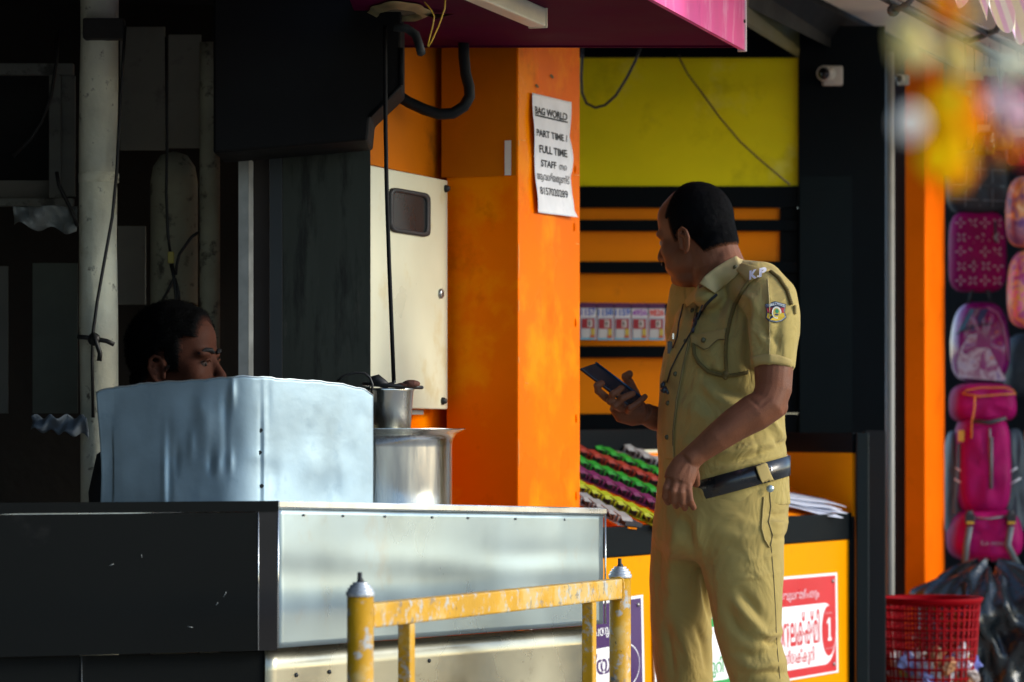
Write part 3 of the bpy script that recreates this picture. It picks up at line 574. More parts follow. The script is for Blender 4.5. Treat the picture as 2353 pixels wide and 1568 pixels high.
def railbox(p0, p1, z0, z1, hh, ww, name):
    g = G(); a = Vector((p0.x, p0.y, z0)); b = Vector((p1.x, p1.y, z1)); d = (b - a).normalized(); up = RN.cross(d); up = up if up.z > 0 else -up
    g.box((a+b)/2, ((b-a).length, ww, hh), (d, RN, up)); return mk(name, g, yel, rl, bevel=0.004)
zl = W(0, 1412, 6.07).z; zr_ = W(0, 1354, 7.38).z
railbox(rail_p + RD*0.022, rail_q - RD*0.022, zl, zr_, 0.046, 0.030, 'top_rail')
railbox(rail_p + RD*0.022, rail_q - RD*0.022, 0.50, 0.535, 0.030, 0.028, 'bottom_rail')
for px in (934, 1354):
    p = on_line(px, rail_p, RD); t = (p - rail_p).length/(rail_q - rail_p).length; zz = zl + (zr_-zl)*t - 0.023
    zb3 = 0.50 + 0.035*t + 0.014
    g = G(); g.box((p.x, p.y, (zz + zb3)/2), (0.027, 0.026, zz - zb3), RX); mk('baluster', g, yel, rl, bevel=0.003)

for p, zz, sg in ((rail_p, zl, 1), (rail_q, zr_, -1)):
    g = G(); q = p + RD*(0.0245*sg); nq = 26
    pts = [q + RD*(0.001*sg) + RN*(0.016*(abs(math.cos(t))**.4*math.copysign(1, math.cos(t)))) + Vector((0, 0, zz + 0.024*(abs(math.sin(t))**.4*math.copysign(1, math.sin(t))))) for t in [2*math.pi*k/nq for k in range(nq+1)]]
    g.tube(pts, [0.003*(1 + .35*math.sin(k*2.4)) for k in range(nq+1)], 6, cap=False); mk('weld_bead', g, yel, rl)

# ================================================================== LOTTERY KIOSK
YK = 10.5
blk = M('kiosk_black_laminate', (0.0022, 0.0042, 0.0058), 0.5, var=0.3, scale=3, spec=0.05)
kio = thing('lottery_kiosk', (0.7, 10.5, 0), 'black and orange slatted back wall of the lottery kiosk', 'kiosk')
def kb(name, x0, y0, x1, y1, Y, mat, th=0.02, bevel=0.0, parent=kio):
    g = G(); p, e = fr_rect(x0, y0, x1, y1, Y, th); g.prism(p, e); return mk(name, g, mat, parent, bevel=bevel)
kb('back_board', 1270, 434, 1792, 1000, YK, orange2)
for y0, y1 in ((428, 477), (505, 531), (601, 628), (698, 724), (795, 822), (951, 1010)):
    kb('slat', 1270, y0, 1834, y1, YK - 0.03, blk, 0.028, 0.002)
kb('side_stile', 1793, 478, 1834, 950, YK - 0.015, blk, 0.02, 0.0)
yelp = M('olive_yellow_board', (0.80, 0.72, 0.004), 0.5, spec=0.12, var=0.12, scale=2.2, bump=0.0015, bscale=4, dirt=[((0.56,0.50,0.004),0.6,4,0.52),((0.84,0.80,0.16),0.6,2.4,0.54)])
kb('yellow_panel', 1270, 133, 1834, 428.5, YK - 0.02, yelp, 0.02)
kb('top_beam', 1240, 60, 1845, 132, YK - 0.04, blk, 0.03)
kb('side_wall', 1836, 60, 2034, 2200, YK - 0.05, blk, 0.04)
kb('inner_panel', 1838, 405, 1958, 995, YK - 0.056, M('kiosk_slate', (0.003,0.0065,0.008), 0.5, var=0.2, spec=0.06), 0.004)
# sloping ceiling strip of the kiosk
g = G(); olive = M('olive_ceiling', (0.10, 0.085, 0.02), 0.6, var=0.2)
g.prism([W(1690, 45, 9.3), W(1834, 132, YK-0.06), W(1834, 50, YK-0.06), W(1700, -60, 9.3)], (0.004, 0, 0.01)); mk('ceiling_strip', g, olive, kio)
g = G(); g.prism([(-0.35, 8.36, 2.52), (0.95, 8.36, 2.52), (1.25, 10.6, 2.52), (-0.35, 10.6, 2.52)], (0,0,0.05)); mk('roof', g, blk, kio)
cable(((1340,105),(1338,135),(1336,180),(1338,215),(1348,238),(1368,248),(1390,242),(1415,220),(1440,180),(1460,140),(1472,110)), 9.6, 0.0042, 'thick black cable hanging in a loop before the yellow board')
cable(((1560,125),(1563,137),(1580,170),(1610,210),(1650,265),(1700,325),(1740,362),(1780,396),(1815,425)), 10.42, 0.0030, 'thin brown cable running diagonally down the yellow board', M('brown_cable', (0.05,0.03,0.015), 0.6))

# counter with slanted tray
FL = W(1392, 1218, 8.8); FR = W(1958, 1183, 10.0); BL = W(1338, 1046, 10.0); BR = FR + (BL - FL)
FL2 = FL - (FR-FL)*0.22; BL2 = BL - (FR-FL)*0.22
ct = thing('kiosk_counter', (0.7, 9.4, 0), 'yellow lottery counter with a black rail and slanted orange tray', 'counter')
amber = M('amber_laminate', (0.80, 0.29, 0.0), 0.5, spec=0.03, var=0.06, scale=3, bump=0.0005, bscale=6, dirt=((0.5,0.2,0.02),0.3,14,0.66))
dF = (FR - FL); dF.z = 0; dF.normalize(); nF = Vector((dF.y, -dF.x, 0))
def vslab(p, q, z0p, z1p, z0q, z1q, th, name, mat, par=ct, bevel=0, n=None, off=0):
    n = n or nF; g = G(); a, b = Vector((p.x, p.y, 0)) + n*off, Vector((q.x, q.y, 0)) + n*off
    g.prism([(a.x, a.y, z0p), (b.x, b.y, z0q), (b.x, b.y, z1q), (a.x, a.y, z1p)], -n*th); return mk(name, g, mat, par, bevel=bevel)
zrl, zrr = W(0, 1282, 8.8).z, W(0, 1239, 10.0).z
t2 = (FL2 - FL).length/(FR - FL).length
zl2 = zrl - (zrr-zrl)*t2
vslab(FL2, FR, zl2, FL2.z+0.006, zrr, FR.z+0.006, 0.03, 'front_rail', blk, bevel=0.003)
ps = FL.lerp(FR, 0.62)
zps = zrl + (zrr - zrl)*0.62
FRi = FL.lerp(FR, 0.992)
vslab(FL2, ps - dF*0.0015, 0.1, zl2-0.002, 0.1, zps-0.002, 0.02, 'front_panel', amber, off=-0.006)
vslab(ps + dF*0.0015, FRi, 0.1, zps-0.002, 0.1, zrr-0.002, 0.02, 'front_panel', amber, off=-0.006)
vslab(FL2, FR, 0.0, 0.1, 0.0, 0.1, 0.02, 'plinth', blk, off=-0.02)
tn = (FR - FL).cross(BL - FL).normalized(); tn = tn if tn.z > 0 else -tn
g = G(); g.prism([FL2 - tn*0.012, FR - tn*0.012, BR - tn*0.012, BL2 - tn*0.012], -tn*0.015); mk('tray_board', g, orange2, ct)
sideD = (BR - FR); 
g = G(); e1 = W(1955, 1040, FR.y); 
QS = W(1800, 1136, 10.40); zt6 = W(0, 1041, 10.0).z
g.prism([FR + Vector((0,0,-0.005)), QS, Vector((QS.x, QS.y, zt6)), Vector((FR.x, FR.y, zt6))], (0.012, 0.006, 0)); mk('tray_side', g, amber, ct)
g = G(); g.prism([Vector((FR.x, FR.y-.012, zt6)), Vector((QS.x, QS.y-.012, zt6)), Vector((QS.x, QS.y-.012, zt6+0.062)), Vector((FR.x, FR.y-.012, zt6+0.062))], (0.03, 0.02, 0)); mk('side_rail', g, blk, ct, bevel=0.003)
g = G(); g.box((FR.x+0.030, FR.y, (zt6+0.062)/2), (0.040, 0.045, zt6+0.062)); mk('corner_post', g, M('glossy_slate', (0.006,0.011,0.013), 0.35, spec=0.15), ct, bevel=0.004)
g = G(); g.prism([Vector((BL2.x, BL2.y, BL.z+0.01)), Vector((BR.x, BR.y, BR.z+0.01)), Vector((BR.x, BR.y, BR.z+0.075)), Vector((BL2.x, BL2.y, BL.z+0.075))], (0, 0.05, 0)); mk('back_ledge', g, blk, ct, bevel=0.003)
g = G(); g.prism([Vector((BL2.x, BL2.y+.03, 0)), Vector((BR.x, BR.y+.03, 0)), Vector((BR.x, BR.y+.03, BR.z)), Vector((BL2.x, BL2.y+.03, BL.z))], (0, 0.02, 0)); mk('back_panel', g, orange2, ct)
kb('dark_side_panel', 1986, 990, 2036, 2300, 10.2, M('side_black', (0.006,0.007,0.008), 0.6, spec=0.2), 0.05, 0.003, ct)

# ticket clip strips in the tray
def tray(px, py, off=0.0): return at_plane(px, py, FL, tn) + tn*off
clipc = {'white': M('clip_white', (0.30,0.30,0.30), 0.5, var=0.05), 'green': M('clip_green', (0.003,0.22,0.008), 0.6, var=0.08), 'red': M('clip_red', (0.26,0.018,0.006), 0.6, var=0.08),
         'magenta': M('clip_magenta', (0.14,0.004,0.07), 0.6, var=0.1), 'yellow': M('clip_yellow', (0.34,0.38,0.003), 0.6, var=0.08)}  # clip colours darkened for the shading inside the tray
paper = M('ticket_paper', (0.34,0.34,0.40), 0.6, var=0.15, scale=30, dirt=((0.35,0.33,0.40),0.5,50,0.55)); darkpap = M('ticket_stack_dark', (0.03,0.03,0.035), 0.7)
rows = [('white', (1425,1037), (1532,1086), 5, 'pale clip strip at the back of the ticket tray, behind both green strips', 3),
        ('green', (1352,1036), (1524,1106), 5, 'green clip strip behind the red clip strip in the tray', 5),
        ('red', (1318,1043), (1513,1121), 5, 'red clip strip between the two green strips in the tray', 6),
        ('green', (1318,1068), (1510,1147), 5, 'green clip strip between the red and the magenta strips', 6),
        ('magenta', (1318,1092), (1504,1171), 5, 'dark magenta clip strip behind the yellow strip in the tray', 6),
        ('yellow', (1318,1126), (1497,1205), 5, 'lime yellow clip strip near the front of the ticket tray', 6),
        ('white', (1330,1156), (1416,1200), 5, 'white clip strip right behind the black counter rail', 3)]
for col, pa, pb, _, lab, nc in rows:
    A_ = tray(*pa); B_ = tray(*pb); d = (B_ - A_); Lc = d.length/nc; d.normalize(); wv = tn.cross(d).normalized()
    if wv.y < 0: wv = -wv
    n_all = nc + 1
    th_ = thing('ticket_clip_strip', A_, lab, 'clip strip', 'coloured clip strips of lottery tickets')
    g = G(); g.box(A_ + d*(Lc*n_all/2) + tn*0.002, (Lc*n_all, 0.05, 0.004), (d, wv, tn)); mk('base_strip', g, orange2, th_)
    for k in range(n_all):
        o = A_ + d*(Lc*k); g = G(); h = 0.030
        g.box(o + d*(Lc*.55) + tn*0.006 - wv*0.02, (Lc*.7, 0.03, 0.003), (d, wv, tn))
        def bl_(a, b, wd, tk, so=0.0):
            wd = min(wd, .034)
            dd = (b - a); ln = dd.length; dd.normalize(); nn = wv.cross(dd); g.box((a+b)/2 + wv*so, (ln, wd, tk), (dd, wv, nn))
        bl_(o + d*(Lc*.02) + tn*h, o + d*(Lc*.62) + tn*(h*.82), 0.05, 0.003); bl_(o + d*(Lc*.61) + tn*(h*.82), o + d*(Lc*.97) + tn*(h*.30), 0.05, 0.003)
        for q in (.36, .62): bl_(o + d*(Lc*q) + tn*(h*.80), o + d*(Lc*(q-.06)) + tn*0.006, 0.006, 0.005, -0.022)
        mk('clip', g, clipc[col], th_)
        g = G(); jt = random.uniform(-.004, .004)
        g.box(o + d*(Lc*.62) + tn*(0.013) + wv*(0.012 + jt), (Lc*.85, 0.055, 0.010), (d, wv, tn)); mk('ticket_bundle', g, darkpap, th_)
        g = G(); g.box(o + d*(Lc*.45 + jt) + tn*(0.012 + jt*.5) + wv*0.036, (Lc*.86, 0.020, 0.003), (d, wv, tn)); mk('ticket', g, paper, th_)
# papers at the right of the tray, and a white plate
pb_ = thing('paper_stack', tray(1860, 1165), 'bluish white loose papers lying at the right of the ticket tray', 'papers')
for k, (dx, dy, m_) in enumerate(((0, 6, 'grey'), (8, 3, 'w'), (-5, 0, 'w'), (3, -4, 'w'))):
    g = G(); g.grid(lambda u, v: tray(1772 + dx + 165*u - 48*(1-v)*(1 if k < 9 else 1) + 0, 1137 + dy + 30*u + 20*(v) + 0*u, 0.004 + 0.006*k + 0.004*math.sin(6*u+k)*v), 8, 4, thick=tn*0.0012)
    mk('paper_sheet', g, M('bluish_paper', (0.60,0.63,0.74), 0.55, var=0.1, scale=20), pb_)
pl = thing('plate', W(1798, 1105, 8.9), 'white round plate propped behind the policeman at belt height', 'plate')
g = G(); g.lathe([(0, 0), (0.075, 0), (0.082, 0.006), (0.082, 0.01), (0.07, 0.006), (0, 0.006)], W(1752, 1073, 9.9), 32, ax=(Vector((1,0,0)), Vector((0,0,1)), Vector((0,-1,0)))); mk('disc', g, whitep, pl)
# spiky note: sheet metal board signs on the counter front
def cp_(px, py, off=0.004): p = on_line(px, Vector((FL.x, FL.y, 0)), dF); return Vector((p.x, p.y, W(px, py, p.y).z)) + nF*(off - 0.006)
def sign(name, corners, label, colm, body):
    (xa, ya), (xb, yb), (xc, yc), (xd, yd) = corners       # tl tr br bl
    tl_, tr_, br_, bl_2 = cp_(xa, ya), cp_(xb, yb), cp_(xc, yc), cp_(xd, yd)
    def fn(u, v, o=0.0): return tl_.lerp(tr_, u)*v + bl_2.lerp(br_, u)*(1-v) + nF*o
    s = thing(name, bl_2, label, 'sign')
    g = G(); g.prism([fn(0,0), fn(1,0), fn(1,1), fn(0,1)], nF*0.004); mk('plate', g, whitep, s)
    g = G(); g.add([fn(.02,.02,.0045), fn(.98,.02,.0045), fn(.98,.975,.0045), fn(.02,.975,.0045)], [(0,1,2,3)]); mk('colour_field', g, colm, s)
    for u, v in ((.95,.92), (.95,.09), (.05,.92), (.05,.09)):
        g = G(); g.lathe([(0.006, 0), (0.006, 0.003), (0, 0.004)], fn(u, v, .0045), 10, ax=(dF, Vector((0,0,1)), nF)); mk('screw', g, M('steel_screw', (0.35,0.35,0.34), 0.35, 0.9), s)
    body(s, fn); return s
def field(s, fn, pts, mat, o=0.0052, name='print_field'):
    g = G(); g.add([fn(u, v, o) for u, v in pts], [tuple(range(len(pts)))]); return mk(name, g, mat, s)
def arch(u0, u1, v0, v1, n=14):     # rectangle with a round right end
    c = (v0+v1)/2; return [(u0, v0)] + [(u1 - (0.12) + 0.12*math.sin(math.pi*k/n), c - (v1-v0)/2*math.cos(math.pi*k/n)) for k in range(n+1)] + [(u0, v1)]
def disc(cu, cv, ru, rv, n=28): return [(cu + ru*math.cos(2*math.pi*k/n), cv + rv*math.sin(2*math.pi*k/n)) for k in range(n)]
redm = M('sign_red', (0.55, 0.004, 0.012), 0.35, var=0.04); purm = M('sign_purple', (0.045, 0.008, 0.10), 0.3, var=0.06); grnm = M('sign_green', (0.005, 0.30, 0.05), 0.35, var=0.05)
pinkw = M('sign_pale_pink', (0.75,0.45,0.50), 0.5)
def body_red(s, fn):
    field(s, fn, arch(0.0, 0.975, .10, .71), whitep)
    lettering('എല്ലാ ബുധനാഴ്ചയും', lambda u, v: fn(u, v, .0055), pinkw, s, .22, .80, .75, .87, 0.01)
    lettering('ധനലക്ഷ്മി', lambda u, v: fn(u, v, .0058), redm, s, .34, .80, .32, .66, 0.02)
    lettering('ഭാഗ്യക്കുറി', lambda u, v: fn(u, v, .0058), redm, s, .36, .74, .12, .30, 0.015)
    field(s, fn, disc(.897, .43, .075, .25), redm, .0058)
    field(s, fn, [(.885,.33),(.925,.33),(.925,.36),(.912,.36),(.912,.56),(.895,.56),(.875,.52),(.875,.50),(.894,.51),(.894,.36),(.885,.36)], whitep, .0064, 'numeral')
    lettering('ഒന്നാം സമ്മാനം', lambda u, v: fn(u, v, .0064), pinkw, s, .86, .935, .60, .62)
    lettering('കോടി', lambda u, v: fn(u, v, .0064), pinkw, s, .86, .935, .25, .27)
sign('sign', ((1700,1334),(1922,1316),(1925,1545),(1706,1583)), 'red lottery sign with a white number one disc beside the policeman', redm, body_red)
def body_pur(s, fn):
    field(s, fn, arch(0.0, 0.955, .22, .60), whitep)
    lettering('എല്ലാ ശനിയാഴ്ചയും', lambda u, v: fn(u, v, .0055), whitep, s, .05, .70, .68, .80, 0.01)
    lettering('കാരുണ്യ', lambda u, v: fn(u, v, .0058), purm, s, .03, .69, .33, .56, 0.02)
    lettering('ഭാഗ്യക്കുറി', lambda u, v: fn(u, v, .0058), purm, s, .08, .62, .235, .30, 0.012)
    field(s, fn, disc(.82, .41, .13, .185), purm, .0058)
    field(s, fn, [(.805,.335),(.855,.335),(.855,.36),(.84,.36),(.84,.50),(.82,.50),(.79,.47),(.79,.455),(.817,.465),(.817,.36),(.805,.36)], whitep, .0064, 'numeral')
sign('sign', ((1215,1405),(1476,1367),(1481,1628),(1224,1690)), 'purple lottery sign on the counter behind the right railing post', purm, body_pur)
def body_grn(s, fn):
    field(s, fn, arch(0.0, 0.975, .10, .62), whitep)
    lettering('എല്ലാ വ്യാഴാഴ്ചയും', lambda u, v: fn(u, v, .0055), whitep, s, .08, .72, .70, .82, 0.01)
    lettering('കാരുണ്യ പ്ലസ്', lambda u, v: fn(u, v, .0058), grnm, s, .03, .69, .42, .58, 0.02)
    lettering('ഭാഗ്യക്കുറി', lambda u, v: fn(u, v, .0058), grnm, s, .10, .82, .13, .33, 0.015)
sign('sign', ((1500,1362),(1690,1345),(1694,1580),(1504,1612)), 'green and white lottery sign glimpsed behind the policeman legs', grnm, body_grn)

# five lottery cards hung on the slats
cardc = [('1157', '#4a5fae'), ('1158', '#3f67b4'), ('1159', '#3f63b8'), ('4956', '#9a55b0'), ('9826', '#d2473c')]
words_ = ['leftmost', 'second from the left', 'middle', 'second from the right', 'rightmost']
YC = YK - 0.055
for i, (num, hx) in enumerate(cardc):
    x0 = 1333 + i*39.3; x1 = x0 + 37.5; y0, y1 = 696 + i*0.4, 782 - (0 if i else 1)
    cd = thing('lottery_card', W(x0, y1, YC), '%s of the five lottery cards on the kiosk slats, numbered %s' % (words_[i], num), 'card', 'lottery cards hung in a row on the slats')
    fn = lambda u, v, o=0.0: W(x0 + (x1-x0)*u, y1 - (y1-y0)*v, YC) + Vector((0, -o - 0.01*(1-v), 0))
    q4 = lambda a, b, c, d, o: [fn(a, c, o), fn(b, c, o), fn(b, d, o), fn(a, d, o)]
    g = G(); g.prism(q4(0, 1, 0, 1, 0), (0, 0.002, 0)); mk('card', g, M('card_grey', (0.42,0.44,0.50), 0.5), cd)
    for a, b, c, d, m_, o in ((0,1,.86,1,M('card_purple',(0.08,0.008,0.06),0.5),.001), (.03,.97,.61,.85,M('card_pale',(0.70,0.69,0.68),0.5),.001), (.10,.88,.30,.57,M('card_red',(0.30,0.012,0.02),0.5),.0012), (.45,.75,.34,.54,M('card_cream',(0.55,0.50,0.45),0.5),.0016),
                                (.10,.60,.06,.30,M('card_white',(0.5,0.5,0.48),0.5),.0012), (.66,.90,.12,.30,M('card_yellow',(0.50,0.38,0.05),0.5),.0012), (.62,.90,.05,.13,M('card_orange',(0.45,0.10,0.03),0.5),.0014), (0,.88,0,.045,M('card_cyan',(0.10,0.42,0.55),0.5),.0012), (.52,.62,.38,.50,M('card_dark',(0.05,0.03,0.03),0.6),.002)):
        g = G(); g.add(q4(a, b, c, d, o), [(0,1,2,3)]); mk('print_field', g, m_, cd)
    lettering(num, lambda u, v: fn(u, v, .0022), M('ink_' + num, C(hx), 0.6), cd, .06, .95, .64, .83, 0.03, slant=.02)

# paper notice on the pillar
ntc = thing('paper_notice', Vector((pk.x, pk.y, 1.7)), 'curling white paper notice taped to the orange pillar', 'notice')
pgp = pk + SN*0.003
def note(u, v, o=0.0):
    xl = np.interp(v, [0, .25, .45, .8, 1], [1230, 1224, 1224, 1217, 1219]); xr = np.interp(v, [0, .2, .4, .6, 1], [1315, 1309, 1309, 1306, 1307])
    yt = 213 + 22*u; yb = 489 + 11*u; px = xl + (xr-xl)*u; py = yb + (yt-yb)*v
    p = on_line(px, pgp, SD); wv_ = 0.004 + 0.0035*math.sin(11*v + 2*u)*(0.3+abs(u-.5)) + 0.010*max(0, .06-v)/.06*(u) + 0.006*max(0, u-.85)/.15*abs(math.sin(9*v)) + 0.004*max(0,.1-u)/.1
    return Vector((p.x, p.y, W(px, py, p.y).z)) + SN*(wv_ + o)
g = G(); g.grid(note, 16, 44, thick=-SN*0.0006); mk('paper', g, M('notice_paper', (0.74,0.75,0.78), 0.6, var=0.08, scale=18, bump=0.0008, bscale=18, dirt=((0.55,0.55,0.62),0.5,14,0.60)), ntc)
nf = lambda u, v: note(u, v, 0.0012)
lettering('BAG WORLD', nf, inkm, ntc, .09, .92, .83, .895, 0.028)
g = G(); g.grid(lambda u, v: note(.08 + .85*u, .812 + .014*v, .0012), 12, 1, smooth=False); mk('underline', g, inkm, ntc)
lettering('PART TIME /', nf, inkm, ntc, .08, .92, .645, .705, 0.025)
lettering('FULL TIME', nf, inkm, ntc, .16, .88, .51, .575, 0.025)
lettering('STAFF', nf, inkm, ntc, .20, .60, .395, .455, 0.025)
lettering('നെ', nf, inkm, ntc, .68, .87, .395, .44, 0.0)
lettering('ആവശ്യമുണ്ട്', nf, inkm, ntc, .07, .96, .265, .355, 0.0)
lettering('8157020289', nf, inkm, ntc, .13, .90, .16, .225, 0.012)

# ================================================================== BAG SHOP ON THE RIGHT
bm0, bm1 = W(1860, 0, 10.02), W(2093, 116, 11.32); bn0, bn1 = W(1781, 47, 9.77), W(2046, 178, 11.3)
def ext(a, b, t): return a + (b-a)*t
g = G(); p = [ext(bn0,bn1,-1.2), ext(bn0,bn1,1.02), ext(bm0,bm1,1.02), ext(bm0,bm1,-1.2)]
g.prism(p, (-0.02, 0.03, 0.10)); mk('eave_beam', g, M('eave_black', (0.004,0.005,0.0065), 0.6, var=0.3, spec=0.2), label='black eave beam running between the kiosk and the cream awning soffit', cat='beam')
sofm = M('cream_soffit', (0.88, 0.83, 0.68), 0.7, var=0.15, scale=2.5, dirt=((0.45,0.38,0.27),0.5,3,0.58))
zs_ = bm0.z + 0.02
aw = thing('shop_awning', (1.3, 10.5, zs_), 'cream awning over the bag shop with steel bars and a striped scalloped valance', 'awning')
o0, o1 = ext(bm0,bm1,-1.3), ext(bm0,bm1,2.3)
AWW = 0.95
def soff(a, b): return [Vector((q.x, q.y, zs_)) for q in (a, b, b + Vector((AWW, -.25, 0)), a + Vector((AWW, -.25, 0)))]
sp_ = ext(bm0, bm1, 0.80)
g = G(); g.prism(soff(o0, sp_), (0,0,0.01)); mk('soffit_panel', g, sofm, aw)
g = G(); g.prism(soff(sp_ + SD*0.006, o1), (0,0,0.01)); mk('soffit_panel', g, sofm, aw)
barm = M('awning_bar', (0.10, 0.105, 0.10), 0.45, 0.6, var=0.3)
b0, b1 = W(2030, -8, 9.05), W(2353, 162, 10.35)
g = G(); g.tube([ext(b0,b1,-1), ext(b0,b1,1.6)], 0.014, 10); mk('bar', g, barm, aw)
c0, c1 = W(2085, -20, 8.5), W(2353, 118, 9.6)
g = G(); g.tube([ext(c0,c1,-1), ext(c0,c1,1.6)], 0.012, 10); mk('bar', g, barm, aw)
g = G(); g.tube([W(2048, 22, 9.1), W(2055, 26, 9.1), W(2085, 10, 9.0), W(2100, -10, 9.0)], 0.009, 8); g.lathe([(0.006,-.008),(0.018,-.006),(0.018,.006),(0.006,.008)], W(2053, 24, 9.08), 12, ax=(Vector((1,0,0)),Vector((0,0,1)),Vector((0,-1,0)))); mk('hook_arm', g, barm, aw)
g = G(); g.tube([W(2218, 92, 9.6), W(2230, 94, 9.5), W(2290, 70, 9.1), W(2300, 50, 9.0)], 0.009, 8); mk('hook_arm', g, barm, aw)
# valance, striped and lit through
def stripem():
    m = bpy.data.materials.new('striped_valance_cloth'); m.use_nodes = True; n = m.node_tree.nodes; l = m.node_tree.links; b = n['Principled BSDF']
    at = n.new('ShaderNodeAttribute'); at.attribute_name = 'stripe'; cr = n.new('ShaderNodeValToRGB'); e = cr.color_ramp; e.interpolation = 'CONSTANT'
    for pos, c in ((0, (.92,.84,.62)), (.28, (.86,.56,.76)), (.5, (.94,.90,.84)), (.78, (.90,.62,.72))):
        el = e.elements.new(pos) if pos else e.elements[0]; el.color = (*c, 1); el.position = pos
    fr = n.new('ShaderNodeMath'); fr.operation = 'FRACT'; l.new(at.outputs['Fac'], fr.inputs[0]); l.new(fr.outputs[0], cr.inputs[0]); l.new(cr.outputs[0], b.inputs['Base Color']); b.inputs['Roughness'].default_value = 0.8
    tr = n.new('ShaderNodeBsdfTranslucent'); l.new(cr.outputs[0], tr.inputs[0]); ms = n.new('ShaderNodeMixShader'); ms.inputs[0].default_value = .8
    l.new(b.outputs[0], ms.inputs[1]); l.new(tr.outputs[0], ms.inputs[2]); l.new(ms.outputs[0], n['Material Output'].inputs[0]); return m
va, vb = W(2212, 18, 8.2), W(2349, 103, 8.97); vl = (vb - va).length/3
vd = (Vector((vb.x, vb.y, 0)) - Vector((va.x, va.y, 0))).normalized(); vn = Vector((vd.y, -vd.x, 0)); zv = (va.z + vb.z)/2
vdist = (Vector((vb.x, vb.y, 0)) - Vector((va.x, va.y, 0))).length/3
g = G(); ns = 14; base = Vector((va.x, va.y, 0)) - vd*vdist*2.5; tot = vdist*9
def val(u, v):
    s = u*tot/vdist; ph = (s % 1.0); dip = abs(math.sin(math.pi*ph))**0.7; zz = zv + 0.075*(1-dip); return base + vd*(u*tot) + Vector((0,0, zz + (zv + 0.75 - zz)*v)) + vn*(0.012*math.sin(s*4.3) + 0.25*v*-1)
NU = 9*14
g.grid(val, NU, 4); va_o = mk('valance', g, stripem(), aw)
at_ = va_o.data.attributes.new('stripe', 'FLOAT', 'POINT'); at_.data.foreach_set('value', [(i % (NU+1))/14*1.4 for i in range(len(va_o.data.vertices))])

# CCTV cameras
wcam = M('camera_white', (0.42, 0.40, 0.34), 0.35, var=0.05)
def cctv(px, py, Y, k, label):
    o = W(px, py, Y); t_ = thing('security_camera', o, label, 'security camera', 'security cameras above the kiosk'); ax = (Vector((1,0,0)), Vector((0,0,1)), Vector((0,-1,0)))
    g = G(); g.box(o + Vector((0.012*k, 0.01, 0)), (0.068*k, 0.02, 0.066*k)); mk('mount_plate', g, wcam, t_, bevel=0.006*k)
    g = G(); g.tube([o + Vector((-.002*k, 0, 0.006*k)), o + Vector((-.022*k, -.05*k, 0.002*k))], 0.026*k, 20); hd = mk('housing', g, wcam, t_, bevel=0.004*k)
    g = G(); d_ = Vector((-.022, -.05, -.004)).normalized(); e_ = o + Vector((-.0225*k, -.051*k, 0.001*k)); g.lathe([(0.020*k, -.002), (0.020*k, 0.001), (0, 0.003)], e_, 20, ax=(Vector((d_.y, -d_.x, 0)).normalized(), Vector((0,0,1)), d_)); mk('lens', g, M('lens_black', (0.006,0.006,0.007), 0.1), hd)
cctv(1905, 174, 10.42, 0.98, 'white security camera on a square plate on the black kiosk wall')
cctv(2072, 183, 10.9, 0.55, 'small security camera half hidden beside the right orange pillar')

g = G(); g.tube([W(2045, 120, 10.6), W(2045, 2600, 10.6)], 0.0150, 16); mk('conduit_pipe', g, M('grey_pvc', (0.22, 0.21, 0.18), 0.55, var=0.1, scale=14, dirt=((0.15,0.13,0.1),0.6,18,0.64)), label='pale grey vertical conduit pipe between the kiosk and the right pillar', cat='pipe')
p2 = thing('pillar', W(2125, 2700, 11.45), 'orange painted pillar in front of the bags, right of the grey pipe', 'pillar')
rk = Vector((W(2126, 0, 11.4).x, 11.4, 0)); rl_ = on_line(2080, rk, SN); rr2 = on_line(2171, rk, SD)
g = G(); g.prism([(p.x, p.y, 0) for p in (rl_, rk, rr2, rr2 + (rl_ - rk))], (0,0,2.46)); mk('shaft', g, M('deep_orange_paint', (0.84, 0.135, 0.0), 0.55, var=0.10, scale=4, spec=0.04, dirt=((0.45,0.07,0.0),0.4,7,0.58)), p2, bevel=0.004)
mk('gap_panel', (lambda g: g.prism([W(1960, 2400, 11.6), W(2090, 2400, 11.6), W(2090, 20, 11.6), W(1960, 20, 11.6)], (0, 0.02, 0)))(G()), M('gap_black', (0.012,0.014,0.016), 0.6), label='black panel closing the gap behind the grey conduit pipe', cat='panel')
g = G(); p, e = fr_rect(2050, 60, 2900, 2300, 13.2, 0.1); g.prism(p, e); mk('wall', g, M('bag_shop_dark', (0.008,0.010,0.011), 0.8, var=0.3), label='dark back wall of the bag shop behind the hanging bags', cat='wall')

# bags -------------------------------------------------------------
YB = 12.0
def bag_body(cx, cy, w_, h_, Y, dep, p=4.0, top=1.0, nu=40, nv=26):
    """soft pillow: superellipse outline, returns front surface function and geometry; size in picture units"""
    g = G(); sx = w_/2*Y/F; sz = h_/2*Y/F; c = W(cx, cy, Y)
    def S(th, ph):
        cu, su = math.cos(th), math.sin(th); r = (abs(cu)**p + abs(su)**p)**(-1/p)
        tp = 1 - (1-top)*max(0, su*r)
        return Vector((sx*r*cu*tp*math.cos(ph)**0.25 if abs(math.cos(ph)) > 1e-6 else 0, -dep*math.sin(ph), sz*r*su*math.cos(ph)**0.25 if abs(math.cos(ph)) > 1e-6 else 0))
    rings = []
    for j in range(nv+1):
        ph = -math.pi/2*0.999 + math.pi*0.998*j/nv
        rings.append([c + S(2*math.pi*k/nu, ph) + Vector((0, 0.004*math.sin(5*2*math.pi*k/nu), 0)) for k in range(nu)])
    g.rings(rings, True); return g, c, sx, sz
def on_bag(c, dep):
    def f(px, py, off=0.001):
        q = W(px, py, c.y); return Vector((q.x, q.y - dep - off, q.z))
    return f
